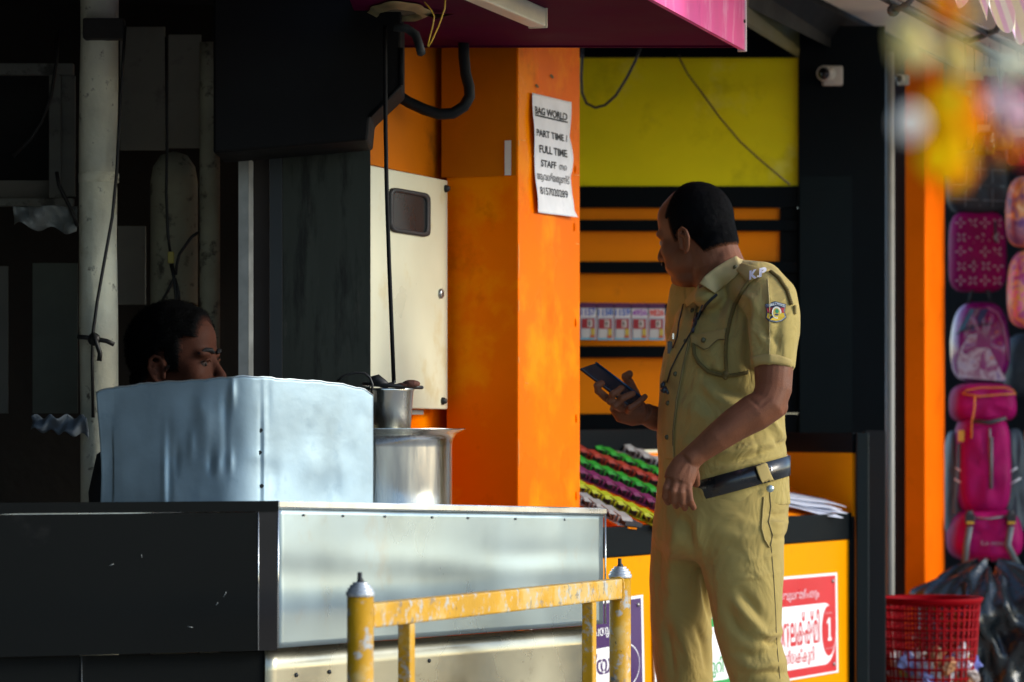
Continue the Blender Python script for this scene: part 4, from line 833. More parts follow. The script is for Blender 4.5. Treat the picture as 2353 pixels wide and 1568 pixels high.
def bag_mat(name, cols, scale, kind='noise', rough=0.45, stretch=(1,1,1)):
    m = bpy.data.materials.new(name); m.use_nodes = True; n = m.node_tree.nodes; l = m.node_tree.links; b = n['Principled BSDF']
    tc = n.new('ShaderNodeTexCoord'); mp = n.new('ShaderNodeMapping'); mp.inputs['Scale'].default_value = stretch; l.new(tc.outputs['Object'], mp.inputs[0])
    no = n.new('ShaderNodeTexNoise' if kind == 'noise' else 'ShaderNodeTexVoronoi'); no.inputs['Scale'].default_value = scale
    if kind == 'noise': no.inputs['Detail'].default_value = 3; no.inputs['Distortion'].default_value = 1.2
    l.new(mp.outputs[0], no.inputs['Vector']); cr = n.new('ShaderNodeValToRGB'); e = cr.color_ramp
    for i, (pos, c) in enumerate(cols):
        el = e.elements[0] if i == 0 else (e.elements[1] if i == 1 else e.elements.new(pos)); el.position = pos; el.color = (*c, 1)
    l.new(no.outputs[0], cr.inputs[0]); l.new(cr.outputs[0], b.inputs['Base Color']); b.inputs['Roughness'].default_value = rough; return m
magenta = M('magenta_nylon', (0.30, 0.002, 0.095), 0.6, spec=0.15, var=0.2, scale=12, bump=0.003, bscale=22)
darknyl = M('dark_nylon', (0.025, 0.03, 0.035), 0.55, var=0.3, scale=12, bump=0.002, bscale=30)
greynyl = M('grey_nylon', (0.10, 0.13, 0.14), 0.5, var=0.2, bump=0.002, bscale=30)
zipm = M('zip_grey', (0.30, 0.31, 0.32), 0.4, 0.4); buck = M('yellow_buckle', (0.60, 0.38, 0.01), 0.4)
# plaid bag
b_ = thing('hanging_bag', W(2245, 480, YB), 'dark plaid bag with pale crossing lines hanging topmost behind the pillar', 'bag', 'bags hung in the bag shop')
g, c, sx, sz = bag_body(2248, 420, 146, 150, YB, .05); mk('bag_body', g, darknyl, b_)
fb = on_bag(c, .05); lm = M('plaid_line', (0.20, 0.24, 0.25), 0.6)
for y_ in (391, 428, 462):
    g = G(); g.tube([fb(x, y_ + (x-2245)*.06) for x in (2185, 2215, 2245, 2275, 2305)], 0.0022, 5); mk('plaid_line', g, lm, b_)
for x_ in (2214, 2247, 2276):
    g = G(); g.tube([fb(x_, y) for y in (372, 400, 440, 478)], 0.0018, 5); mk('plaid_line', g, lm, b_)
# pink petal patterned case
b_ = thing('hanging_bag', W(2245, 668, YB), 'magenta bag printed all over with pale four petal flowers', 'bag', 'bags hung in the bag shop')
g, c, sx, sz = bag_body(2246, 579, 132, 186, YB, .06, 5.0, .96); mk('bag_body', g, magenta, b_); fb = on_bag(c, .06)
pet = M('petal_print', (0.52, 0.36, 0.40), 0.6)
for i in range(4):
    for j in range(5):
        cx_, cy_ = 2202 + i*28 + (j % 2)*2, 515 + j*33
        g = G()
        for a in range(4):
            an = math.pi/2*a + (math.pi/4 if (i + j) % 2 else 0)
            if abs(cx_ + 8*math.cos(an) - 2246) > 58: continue
            pc_ = [(cx_ + 8*math.cos(an) + 5*math.cos(t)*math.cos(an) - 1.8*math.sin(t)*math.sin(an), cy_ + 8*math.sin(an) + 5*math.cos(t)*math.sin(an) + 1.8*math.sin(t)*math.cos(an)) for t in [2*math.pi*k/8 for k in range(8)]]
            g.add([fb(*q, .0015) for q in pc_], [tuple(range(8))])
        if g.v: mk('flower_print', g, pet, b_)
g = G(); g.tube([fb(2281, 512, .004), fb(2282, 560, .004)], 0.004, 6); mk('zip', g, darknyl, b_); g = G(); g.box(fb(2282, 548, .008), (0.01, 0.004, 0.022)); mk('zip_pull', g, zipm, b_)
# magenta school bag with abstract print
b_ = thing('hanging_bag', W(2250, 880, YB), 'glossy magenta school bag with a pale blossom print and diagonal stripes', 'bag', 'bags hung in the bag shop')
g, c, sx, sz = bag_body(2252, 787, 136, 186, YB, .08, 3.6, .84); mk('bag_body', g, M('glossy_magenta', (0.28, 0.003, 0.15), 0.3, var=0.15, coat=0.5), b_); fb = on_bag(c, .08)
blo = bag_mat('blossom_print', [(.3,(.30,.02,.16)),(.45,(.45,.25,.30)),(.55,(.62,.50,.55)),(.7,(.30,.16,.35))], 26)
po = [(2196,868),(2192,830),(2204,795),(2222,772),(2240,768),(2252,790),(2268,806),(2285,840),(2304,872),(2300,878)]
g = G(); g.add([fb(*q, .0015) for q in po], [tuple(range(len(po)))]); mk('blossom_print', g, blo, b_)
for (x0, x1, hx) in ((2204,2216,'#3c6a86'),(2219,2226,'#8c6a7e'),(2230,2246,'#2b2a63')):
    g = G(); g.add([fb(x0-8, 762, .0016), fb(x1-8, 762, .0016), fb(x1+18, 712, .0016), fb(x0+18, 712, .0016)], [(0,1,2,3)]); mk('stripe_print', g, M('stripe'+hx[1:], C(hx), 0.5), b_)
for (x, y, s) in ((2276,748,7),(2268,735,5),(2283,765,5),(2271,824,6),(2290,790,4)):
    g = G(); g.add([fb(x + s*(1 if k % 2 else .45)*math.cos(math.pi*k/5), y + s*(1 if k % 2 else .45)*math.sin(math.pi*k/5), .0018) for k in range(10)], [tuple(range(10))]); mk('star_print', g, M('star_orange', (0.60,0.16,0.12), 0.5), b_)
g = G(); g.tube([fb(2190, 770), fb(2225, 752), fb(2275, 745)], 0.003, 6); mk('zip', g, darknyl, b_)
g = G(); g.tube([fb(x, y) for x, y in ((2262,708),(2285,722),(2298,750),(2306,790),(2310,830))], 0.0035, 6); mk('piping', g, M('pale_piping', (0.45,0.15,0.30), 0.5), b_)
# trekking rucksack
YR = 11.8
b_ = thing('rucksack', W(2258, 1290, YR), 'tall magenta trekking rucksack with grey side pockets hanging lowest in the bag shop', 'bag', 'bags hung in the bag shop')
for (nm, cx, cy, ww, hh, dp, pp_, tp, mt) in (('top_lid', 2258, 927, 152, 92, .10, 4, .95, magenta), ('main_body', 2256, 1070, 128, 236, .12, 4, 1, magenta), ('side_pocket', 2192, 1110, 52, 240, .07, 3.5, .8, greynyl), ('side_pocket', 2330, 1110, 60, 250, .07, 3.5, .8, greynyl), ('base_pocket', 2262, 1228, 172, 124, .13, 3.6, .88, magenta)):
    g, c, sx, sz = bag_body(cx, cy, ww, hh, YR + (.03 if nm == 'side_pocket' else 0), dp, pp_, tp); mk(nm, g, mt, b_)
f1_, f2_, f3_ = (on_bag(W(2258,927,YR), .10), on_bag(W(2256,1070,YR), .12), on_bag(W(2262,1228,YR), .13))
g = G(); g.tube([f2_(2263, 985), f2_(2265, 1120)], 0.004, 6); mk('zip', g, zipm, b_)
g = G(); g.tube([f2_(2266, 1005, .004), f2_(2266, 1122, .004)], 0.006, 6); mk('zip_flap', g, greynyl, b_)
cordm = M('orange_cord', (0.60,0.22,0.01), 0.5)
g = G(); g.tube([f1_(x, y, .004) for x, y in ((2203,906),(2212,898),(2245,892),(2300,892),(2318,898),(2325,906),(2290,908),(2240,912),(2203,906))], 0.0028, 6); g.tube([f2_(x, y, .004) for x, y in ((2229,912),(2228,940),(2222,970),(2221,1008))], 0.003, 6); mk('cord', g, cordm, b_)
g = G(); g.tube([f2_(2225, 968, .002), f2_(2262, 972, .006), f2_(2300, 962, .002)], 0.008, 6); mk('fold_strap', g, darknyl, b_)
for x, sgn in ((2200, 1), (2352, -1)):
    g = G(); g.box(f2_(x, 1002 , -.02), (0.022, 0.014, 0.04)); mk('buckle', g, buck, b_, bevel=0.003)
    g = G(); g.tube([f2_(x - 4*sgn, 1020, -.03), f2_(x - 8*sgn, 1100, -.03), f2_(x - 16*sgn, 1180, -.03)], 0.008, 6, flat=.4); mk('side_strap', g, greynyl, b_)
refl = M('reflective_strip', (0.75,0.78,0.80), 0.3)
for x0, y0, x1, y1 in ((2188,1074,2210,1089),(2185,1100,2206,1112),(2311,1086,2328,1074),(2313,1112,2336,1098)):
    g = G(); g.tube([f2_(x0, y0, -.03), f2_(x1, y1, -.028)], 0.004, 6); mk('reflective_strip', g, refl, b_)
for x in (2216, 2310):
    g = G(); g.tube([f3_(x, 1172, .004), f3_(x, 1205, .006)], 0.014, 6, flat=.35); mk('compression_strap', g, darknyl, b_)
    g = G(); g.box(f3_(x, 1190, .012), (0.034, 0.014, 0.034)); bk = mk('buckle', g, blackmat, b_, bevel=0.003)
    g = G(); g.box(f3_(x, 1199, .016), (0.026, 0.014, 0.008)); mk('buckle_accent', g, buck, bk)
    g = G(); g.tube([f3_(x, 1208, .006), f3_(x - 8, 1250, .012), f3_(x - 12 + (30 if x > 2300 else 0), 1300, .004)], 0.013, 6, flat=.35); mk('strap', g, greynyl, b_)
g = G(); g.tube([f3_(2226, 1188, .003), f3_(2262, 1190, .006), f3_(2302, 1184, .003)], 0.0035, 6); mk('piping', g, zipm, b_)
lettering('Lamour', lambda u, v: f3_(2243 + 60*u, 1250 - 10*v, .003), M('grey_print', (0.32,0.20,0.25), 0.5), b_, 0, 1, 0, 1, 0.01)
for nm_, x0, x1, y_, dy in (('hanging_bag', 2222, 2270, 492, -26), ('hanging_bag.001', 2226, 2278, 700, -30), ('rucksack', 2236, 2284, 884, -22)):
    par_ = [o for o in COL.objects if o.name == nm_ and o.parent is None]
    if par_:
        g = G(); g.tube([W(x0, y_, 11.97), W(x0 + 6, y_ + dy, 11.97), W((x0+x1)/2, y_ + dy*1.35, 11.97), W(x1 - 6, y_ + dy, 11.97), W(x1, y_, 11.97)], 0.0055, 6); mk('handle', g, darknyl, par_[0])
# right edge bags
b_ = thing('hanging_bag', W(2350, 570, 11.7), 'bag with purple top and orange flame print at the right edge', 'bag', 'bags hung in the bag shop')
g, c, sx, sz = bag_body(2372, 487, 122, 166, 11.7, .07, 3.8, .9); mk('bag_body', g, bag_mat('flame_print', [(.32,(.10,.03,.16)),(.45,(.28,.12,.20)),(.55,(.60,.24,.06)),(.68,(.70,.50,.30))], 14), b_)
b_ = thing('hanging_bag', W(2350, 755, 11.7), 'bag with pink and yellow swirl print at the right edge', 'bag', 'bags hung in the bag shop')
g, c, sx, sz = bag_body(2376, 665, 122, 180, 11.7, .08, 3.8, .9); mk('bag_body', g, bag_mat('swirl_print', [(.32,(.35,.02,.20)),(.45,(.40,.12,.30)),(.54,(.60,.36,.04)),(.66,(.62,.10,.38))], 20), b_)
b_ = thing('hanging_bag', W(2350, 900, 12.3), 'plain black bag hanging in the shade at the right edge', 'bag', 'bags hung in the bag shop')
g, c, sx, sz = bag_body(2375, 840, 140, 150, 12.3, .08, 3.8, .9); mk('bag_body', g, darknyl, b_)
# toy packets hanging under the awning
def foil(name, h, tr=.35): return M(name, C(h), 0.22, var=0.25, scale=40, bump=0.004, bscale=50, trans=tr, spec=0.7)
pkc = [(2238,255,56,150,'#d8500c','orange'), (2275,215,44,90,'#b02a10','red'), (2300,300,60,90,'#c9a40c','yellow'), (2215,285,40,120,'#c8860c','amber'), (2336,200,66,80,'#b8286a','pink'), (2338,345,50,70,'#a02818','rust red'), (2262,330,50,56,'#8a7a10','olive')]
for (cx, cy, ww, hh, hx, nm) in pkc:
    t_ = thing('toy_packet', W(cx, cy + hh/2, 11.3), '%s cellophane toy packet hanging under the cream awning' % nm, 'packet', 'toy packets hanging under the awning')
    g, c, sx, sz = bag_body(cx, cy, ww, hh, 11.3 + .05*math.sin(cx), .03, 6, .9, 24, 10); mk('packet_body', g, foil('foil_'+hx[1:], hx), t_)
    g = G(); g.box(W(cx, cy - hh/2 - 5, 11.3), (ww*.8*11.3/F, 0.004, 0.03)); mk('header_card', g, M('header_'+hx[1:], C('#d9c8a0'), 0.5), t_)
    g = G(); g.tube([W(cx, cy - hh/2 - 12, 11.3), Vector((W(cx, 0, 11.3).x, 11.3, zs_))], 0.002, 5); mk('string', g, cab, t_)
# red lattice basket
YQ = 10.35; bc = Vector((W(2138, 0, YQ).x, YQ, 0)); rt = 112*YQ/F; zt3 = W(0, 1372, YQ).z; rb_ = rt*0.74; zb4 = 0.0
bk = thing('waste_basket', bc, 'red plastic lattice waste basket full of crumpled litter', 'basket')
redp = M('red_plastic', (0.24, 0.0005, 0.004), 0.55, spec=0.06, var=0.1)
def rad(z): return rb_ + (rt - rb_)*(z/zt3)
g = G(); g.lathe([(rt-.008, zt3-.022), (rt+.004, zt3-.02), (rt+.012, zt3-.004), (rt+.010, zt3), (rt-.006, zt3-.002), (rt-.010, zt3-.02)], bc, 48); mk('rim', g, redp, bk)
g = G()
for k in range(40):
    a = 2*math.pi*k/40; g.tube([bc + Vector((rad(z)*math.cos(a), rad(z)*math.sin(a), z)) for z in (0.01, zt3*.5, zt3-.01)], 0.0042, 4, flat=.6)
for j in range(19):
    z = 0.012 + j*(zt3-.05)/18
    g.tube([bc + Vector((rad(z)*math.cos(2*math.pi*k/40), rad(z)*math.sin(2*math.pi*k/40), z)) for k in range(41)], 0.0038, 4, cap=False)
mk('lattice', g, redp, bk)
g = G(); g.lathe([(0, 0.004), (rb_, 0.004), (rb_, 0.02)], bc, 32); mk('base', g, redp, bk)
litc = ['#d8d8dc', '#c9c6c0', '#b9a9a0', '#8a93c8', '#d9d3e0', '#b8865a', '#6a70b8', '#cfcf70', '#a8b8b0']
lib = []
for k in range(9):
    g = G(); g.ellip((0,0,0), (0.030, 0.024, 0.022), n=9, m=6); V = np.array(g.v); V *= (1 + 0.30*rng.standard_normal((len(V), 1))*0.8); g.v = [tuple(v) for v in V]; g.sm = [False]*len(g.f)
    lib.append((g, M('litter_'+litc[k][1:], C(litc[k]), 0.5, var=0.2, scale=30)))
first = {}
for i in range(150):
    z = 0.03 + 0.27*zt3/0.42*random.random()**0.8; a = random.uniform(math.pi, 2*math.pi) if i > 40 else random.uniform(0, 2*math.pi); r_ = (rad(z)-0.028)*math.sqrt(random.uniform(.55, 1))
    if i > 40 and math.sin(a)*r_ > 0.02: continue
    k = i % 9; pos = bc + Vector((r_*math.cos(a), r_*math.sin(a), z))
    if k not in first:
        o = mk('litter', lib[k][0], lib[k][1], None, 'crumpled scrap of paper litter inside the red basket', 'litter', 'paper litter in the red basket'); first[k] = o
    else:
        o = first[k].copy(); COL.objects.link(o)
    o.location = pos; o.rotation_euler = (random.uniform(0,6), random.uniform(0,6), random.uniform(0,6))
# black plastic sack
g = G(); sc_ = W(2262, 1430, 11.1)
def sack(u, v):
    th = 2*math.pi*u; zt5 = W(0, 1300, 11.1).z; z = zt5*(1-v) if True else 0
    r_ = (0.20*min(1, (v*6+.05))**.5 + 0.03*math.sin(2.2*v*3)) * (1 + 0.10*math.sin(7*th + 9*v) + 0.06*math.sin(13*th - 21*v) + 0.05*math.sin(23*th + 5*math.sin(11*v)) + 0.05*math.sin(3*th + 30*v))
    return Vector((W(2282, 0, 11.1).x + r_*1.05*math.cos(th), 11.15 + r_*math.sin(th), z + 0.018*math.sin(5*th)*(1-v) + .01*math.sin(17*th+13*v)))
g.grid(sack, 96, 60); mk('rubbish_sack', g, M('black_polythene', (0.010, 0.015, 0.018), 0.26, var=0.3, bump=0.004, bscale=40, spec=0.6), label='shiny black plastic sack standing beside the red basket', cat='sack')
g = G(); g.hexa([(2.32, 11.62, 0), (2.42, 11.62, 0), (2.42, 13.3, 0), (2.32, 13.3, 0)], [(2.32, 11.62, 2.6), (2.42, 11.62, 2.6), (2.42, 13.3, 2.6), (2.32, 13.3, 2.6)]); mk('wall', g, darkw, label='unseen wall added beyond the right edge to keep sun off the bags', cat='wall')  # added blocker that shades the hanging bags from the sun
# strings of small shiny trinkets hanging close to the camera, out of focus
YF = 1.9
random.seed(21)
def cluster(n_, y0, y1, w0, cols): return [(random.uniform(y0, y1), random.uniform(.6, 1.3)*w0, random.uniform(.6, 1.4)*w0, random.choice(cols)) for _ in range(n_)]
gold = ['#ffc800', '#ffaa00', '#ffd800', '#ff8c00']
trs = [(2095, 'left string of blurred white and amber trinkets hanging close to the camera', [(285,36,38,'#fffaf0'),(268,16,16,'#c4e6e2')] + cluster(4, 80, 130, 40, ['#f4e4a4','#f0dc90'])),
       (2190, 'middle string of blurred yellow trinkets hanging close to the camera', cluster(30, 215, 405, 36, gold + ['#ff9a00']) + cluster(4, 90, 150, 40, ['#efe2b0','#f4d878'])),
       (2200, 'golden string of blurred trinkets at the top right close to the camera', cluster(4, 0, 42, 30, gold) + cluster(12, 210, 350, 26, gold + ['#e8500a', '#c8d020'])),
       (2325, 'right string of blurred pale pink trinkets hanging close to the camera', [(262,46,48,'#fbd4dc'),(232,34,30,'#f2dce2'),(300,24,20,'#f0a8b8')] + cluster(4, 130, 190, 34, ['#e6e2c8','#f0ecd8']) + cluster(4, 310, 360, 18, ['#e83a2a', '#f2b40a']))]
st = thing('display_stand', (0.78, 2.05, 0), 'thin metal display stand beside the camera carrying the trinket strings', 'stand')
g = G(); g.tube([(0.78, 2.05, 0), (0.78, 2.05, 2.32)], 0.011, 10); mk('pole', g, blackmat, st)
g = G(); g.tube([(0.78, 2.05, 2.30), (0.20, 1.86, 2.30)], 0.008, 8); mk('arm', g, blackmat, st)
g = G(); g.lathe([(0, 0), (0.18, 0), (0.17, 0.02), (0, 0.03)], (0.78, 2.05, 0), 24); mk('base', g, blackmat, st)
for px, lab, items in trs:
    t_ = thing('trinket_string', W(px, 400, YF), lab, 'trinkets', 'trinket strings hanging near the camera')
    g = G(); g.tube([W(px, 392, YF), Vector((W(px, 0, YF).x, YF, 2.30))], 0.0006, 5); mk('string', g, cab, t_)
    for py, ww, hh, hx in items:
        g = G(); sxx, szz = ww*YF/F, hh*YF/F; o_ = W(px + (random.uniform(-40, 40) if px != 2095 else random.uniform(-6, 12)), py, YF + random.uniform(-.12, .12)); g.ellip(o_, (sxx*.9, sxx*.35, szz), n=12, m=8); g.ellip(o_ + Vector((0, -sxx*.2, szz*.5)), (sxx*.5, sxx*.3, szz*.5), n=10, m=6); mk('trinket', g, M('trinket_'+hx[1:], C(hx), 0.6, var=0.1, scale=60, trans=.35, spec=0.05), t_)

# ================================================================== PEOPLE
def frame_(fwd, up=(0,0,1)):
    f = Vector(fwd).normalized(); l = Vector(up).cross(f).normalized(); u = f.cross(l); return f, l, u
def head_blobs(g, c, ax, k=1.0, neck=None, chin_fat=0.0):
    """head in its own frame: x towards the face, y to its left, z up, metres for k = 1"""
    f, l, u = ax; P = lambda x, y, z: c + (f*x + l*y + u*z)*k
    E = lambda p, r, a=ax, n=20, m=12: g.ellip(P(*p), tuple(q*k for q in r), a, n, m)
    E((-.012, 0, .036), (.098, .077, .088), n=32, m=20); E((-.045, 0, .018), (.062, .068, .07), n=24, m=16); E((.03, 0, .045), (.06, .066, .062))
    E((.040, 0, -.03), (.050, .060, .080), n=24, m=16); E((.028, 0, -.078), (.056, .054, .034)); E((.070, 0, -.102), (.020, .026, .018)); E((.0, .0, -.07), (.05, .056, .04))
    for s in (1, -1):
        E((.012, s*.044, -.062), (.040, .018, .034)); E((.052, s*.038, -.030), (.030, .026, .030)); E((.072, s*.026, .016), (.020, .030, .013)); E((.060, s*.024, -.060), (.026, .024, .030))
        E((.096, s*.013, -.043), (.011, .008, .008), n=10, m=8)
    g.tube([P(.084, 0, .010), P(.096, 0, -.012), P(.110, 0, -.034), P(.113, 0, -.040)], [.009*k, .010*k, .012*k, .011*k], 10); E((.112, 0, -.039), (.011, .012, .010), n=12, m=8)
    E((.086, 0, -.068), (.015, .024, .007), n=12, m=8); E((.084, 0, -.079), (.015, .022, .008), n=12, m=8); E((.084, 0, -.058), (.014, .02, .012), n=12, m=8)
    if chin_fat: E((.028, 0, -.105), (.05, .045, chin_fat))
    for s in (1, -1):       # ears: a dished shell, rim and lobe
        e = (( f*.92 - l*s*.38).normalized(), (l*s*.92 + f*.38).normalized(), u)
        E((-.015, s*.074, -.025), (.016, .004, .026), e, 14, 10)
        rim = [(x_-.005, y_-.003, z_-.013) for x_, y_, z_ in [(.004, .078, -.030), (.002, .079, .004), (-.004, .085, .018), (-.016, .089, .022), (-.027, .090, .012), (-.029, .088, -.006), (-.022, .085, -.024), (-.012, .081, -.037), (-.003, .078, -.040)]]
        g.tube([P(x, s*y, z) for x, y, z in rim], [.0052*k]*6 + [.0055*k, .006*k, .004*k], 8)
        g.tube([P(-.009, s*.081, -.007), P(-.021, s*.084, -.009), P(-.024, s*.083, -.025), P(-.015, s*.080, -.035)], .003*k, 6)
    return P
def hair_from(V, N, Fc, pred, lift, rough=0.002, dens=160.0):
    m = np.array([pred(v) for v in V]); keep = [f for f in Fc if all(m[i] > 0.02 for i in f)]
    ids = sorted({i for f in keep for i in f}); mp_ = {i: k for k, i in enumerate(ids)}
    vs = []; fade = []
    for i in ids:
        v, n_ = V[i], N[i]
        nz = 0.5*math.sin(v[0]*dens + 1.3*math.sin(v[2]*dens*.7)) + 0.5*math.sin(v[2]*dens*1.3 + v[1]*dens*.9)
        q = min(1, m[i]*.6)
        vs.append(v + n_*(.0004 + lift*q*q*(3-2*q) + rough*nz*q)); fade.append(float(min(1, m[i]*.5)))
    g = G(); g.add(vs, [tuple(mp_[i] for i in f) for f in keep], smooth=True); g.fade = fade; return g
def mk_hair(g, hair_m, skin_col, parent):
    o = mk('hair', g, hair_m, parent, fix=False); a = o.data.attributes.new('fade', 'FLOAT', 'POINT'); a.data.foreach_set('value', g.fade)
    m = hair_m; n = m.node_tree.nodes; l = m.node_tree.links; b = n['Principled BSDF']; src = b.inputs['Base Color'].links[0].from_socket
    at = n.new('ShaderNodeAttribute'); at.attribute_name = 'fade'; no = n.new('ShaderNodeTexNoise'); no.inputs['Scale'].default_value = 420; no.inputs['Detail'].default_value = 2
    tc = n.new('ShaderNodeTexCoord'); l.new(tc.outputs['Object'], no.inputs['Vector'])
    ad = n.new('ShaderNodeMath'); ad.operation = 'ADD'; l.new(at.outputs['Fac'], ad.inputs[0]); l.new(no.outputs[0], ad.inputs[1])
    mr = n.new('ShaderNodeMapRange'); mr.inputs[1].default_value = .55; mr.inputs[2].default_value = 1.0; l.new(ad.outputs[0], mr.inputs[0])
    x = n.new('ShaderNodeMix'); x.data_type = 'RGBA'; l.new(mr.outputs[0], x.inputs[0]); x.inputs[6].default_value = (*skin_col, 1); l.new(src, x.inputs[7]); l.new(x.outputs[2], b.inputs['Base Color'])
    return o
def finger(g, pts, r0, r1, n=10):
    k = len(pts); g.tube(pts, [r0 + (r1-r0)*i/(k-1) for i in range(k)], n); g.ellip(pts[-1], (r1, r1, r1), n=10, m=8)
    for p, i in zip(pts[1:-1], range(1, k)): g.ellip(p, [(r0 + (r1-r0)*i/(k-1))*1.04]*3, n=10, m=8)

def strands(o_name, g, n_, ln, wd, mat, par, flow, up_):
    tri = [f for f in g.f]; w_ = np.array([min(g.fade[i] for i in f) + .05 for f in tri]); w_ /= w_.sum(); pick = rng.choice(len(tri), n_, p=w_); h = G(); vs_ = []; fs_ = []
    for t in pick:
        P4 = [Vector(g.v[i]) for i in tri[t]]; a, b = rng.random(2); p = P4[0] + (P4[1]-P4[0])*a + (P4[-1]-P4[0])*b*(1-a*.3)
        nn = (P4[1]-P4[0]).cross(P4[-1]-P4[0]).normalized()
        q = flow(p, nn); d = (q - nn*q.dot(nn)).normalized(); d = (d + nn*up_ + Vector(rng.normal(0, .22, 3))).normalized(); sd = d.cross(nn).normalized()*wd; L = ln*rng.uniform(.5, 1.2); k = len(vs_)
        vs_ += [p - sd, p + sd, p + d*L]; fs_.append((k, k+1, k+2))
    h.add(vs_, fs_); return mk(o_name, h, mat, par, kind='stuff', fix=False)
skin1 = M('brown_skin', (0.165, 0.060, 0.028), 0.58, var=0.12, scale=25, bump=0.0008, bscale=260, dirt=((0.09,0.035,0.018),0.4,40,0.58), spec=0.22)
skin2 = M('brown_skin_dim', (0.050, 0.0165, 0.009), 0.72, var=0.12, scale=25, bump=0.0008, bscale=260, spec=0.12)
hairm = M('black_hair', (0.0045, 0.0045, 0.005), 0.6, var=0.5, scale=60, bump=0.0035, bscale=420, spec=0.22, stretch=(1,1,.4))
khaki = M('khaki_shirt', (0.37, 0.282, 0.094), 0.9, var=0.07, scale=9, bump=0.0006, bscale=420, sheen=0.08, spec=0.1, wrinkle=(0.020, 11, (1,1,.7)))
khaki2 = M('khaki_trouser', (0.355, 0.264, 0.086), 0.9, var=0.07, scale=9, bump=0.0006, bscale=420, sheen=0.08, spec=0.1, wrinkle=(0.020, 9, (1,1,.75)))
khaki3 = M('khaki_trim', (0.38, 0.285, 0.105), 0.85, var=0.05, scale=9, bump=0.0005, bscale=420, spec=0.2)
thread = M('khaki_thread', (0.10, 0.075, 0.03), 0.8); btn = M('olive_button', (0.07, 0.062, 0.02), 0.35)
YP = 8.0
cop = thing('person', W(1655, 2045, YP), 'policeman in khaki uniform with black belt looking away and holding a phone', 'person')
BF = Vector((-.85, -.5, 0)).normalized(); BL_ = Vector((0,0,1)).cross(BF)
def ell_ring(y, xl, xr, B, n=56, yc=YP, p=2.0):
    """body ring whose silhouette runs from xl to xr at picture height y; B half breadth across the body"""
    c = W((xl+xr)/2, y, yc); hw = (xr-xl)/2*yc/F; A = math.sqrt(max(hw*hw - (B*BL_.x)**2, (0.3*hw)**2))/abs(BF.x)
    o = []
    for k in range(n):
        t = 2*math.pi*k/n; ct, st = math.cos(t), math.sin(t); r = (abs(ct)**p + abs(st)**p)**(-1/p)
        o.append(c + BF*(A*r*ct) + BL_*(B*r*st))
    return o
# --- skin: head, neck, arms and hands, inner trunk: one surface
sk = G()
HF = Vector((-math.cos(R(36)), math.sin(R(36)), -0.20)); HA = frame_(HF, (-.05, 0, 1)); HC = W(1595, 538, 8.02); HK = 0.975
HP = head_blobs(sk, HC, HA, HK, chin_fat=.026)
neck = [HP(-.030, 0, -.02), HP(-.045, 0, -.085), W(1650, 635, 8.0), W(1664, 668, 8.02)]
sk.tube(neck, [.058, .060, .064, .056], 24)
sk.tube([HP(-.062, .02, -.03), W(1668, 610, 7.97), W(1690, 650, 7.95)], [.035, .042, .05], 14); sk.ellip(HP(-.056, 0, -.055), (.052, .056, .065), HA); sk.tube([HP(-.058, 0, 0), HP(-.066, 0, -.06), HP(-.074, 0, -.11)], [.05, .046, .05], 18)
for y, xl, xr, B in (): pass
sk.rings([ell_ring(y, xl+14, xr-14, B-.014) for y, xl, xr, B in ((640,1610,1735,.12),(700,1590,1770,.17),(812,1545,1785,.165),(936,1530,1795,.155),(1050,1530,1800,.155),(1150,1518,1806,.155))])
def WA(pts): return [W(*p) for p in pts]
# near (left) arm
sk.tube(WA(((1762,690,7.86),(1772,780,7.78),(1778,850,7.745),(1777,895,7.735),(1764,930,7.725),(1735,948,7.72),(1690,975,7.715),(1645,1008,7.71),(1606,1038,7.715),(1583,1058,7.715))),
        [.055,.049,.0465,.0445,.0455,.0455,.0405,.0345,.0285,.0280], 20)
sk.ellip(W(1790, 934, 7.735), (.022,.03,.026)); 
# near hand, back of the hand outwards, fingers hooked at the belt
sk.tube(WA(((1588,1052,7.715),(1575,1070,7.71),(1564,1092,7.705),(1558,1108,7.70))), [.028,.034,.038,.036], 16, flat=.62, up=(0.2,1,0))
for pts, r0, r1 in (([(1541,1098,7.705),(1531,1122,7.69),(1529,1142,7.70),(1535,1155,7.72)], .0105,.0085), ([(1555,1104,7.695),(1547,1130,7.68),(1548,1151,7.69),(1554,1163,7.715)], .011,.0085),
                    ([(1569,1106,7.695),(1565,1133,7.68),(1568,1155,7.685),(1574,1168,7.71)], .011,.0085), ([(1582,1102,7.70),(1582,1128,7.685),(1586,1150,7.685),(1594,1167,7.70)], .0105,.0080)):
    finger(sk, WA(pts), r0, r1)
finger(sk, WA(((1592,1075,7.72),(1598,1095,7.735),(1600,1112,7.76))), .013, .010)
for q in ((1541,1096,7.70),(1555,1101,7.69),(1569,1103,7.69),(1582,1099,7.695)): sk.ellip(W(*q), (.0125,.010,.0125), n=10, m=8)
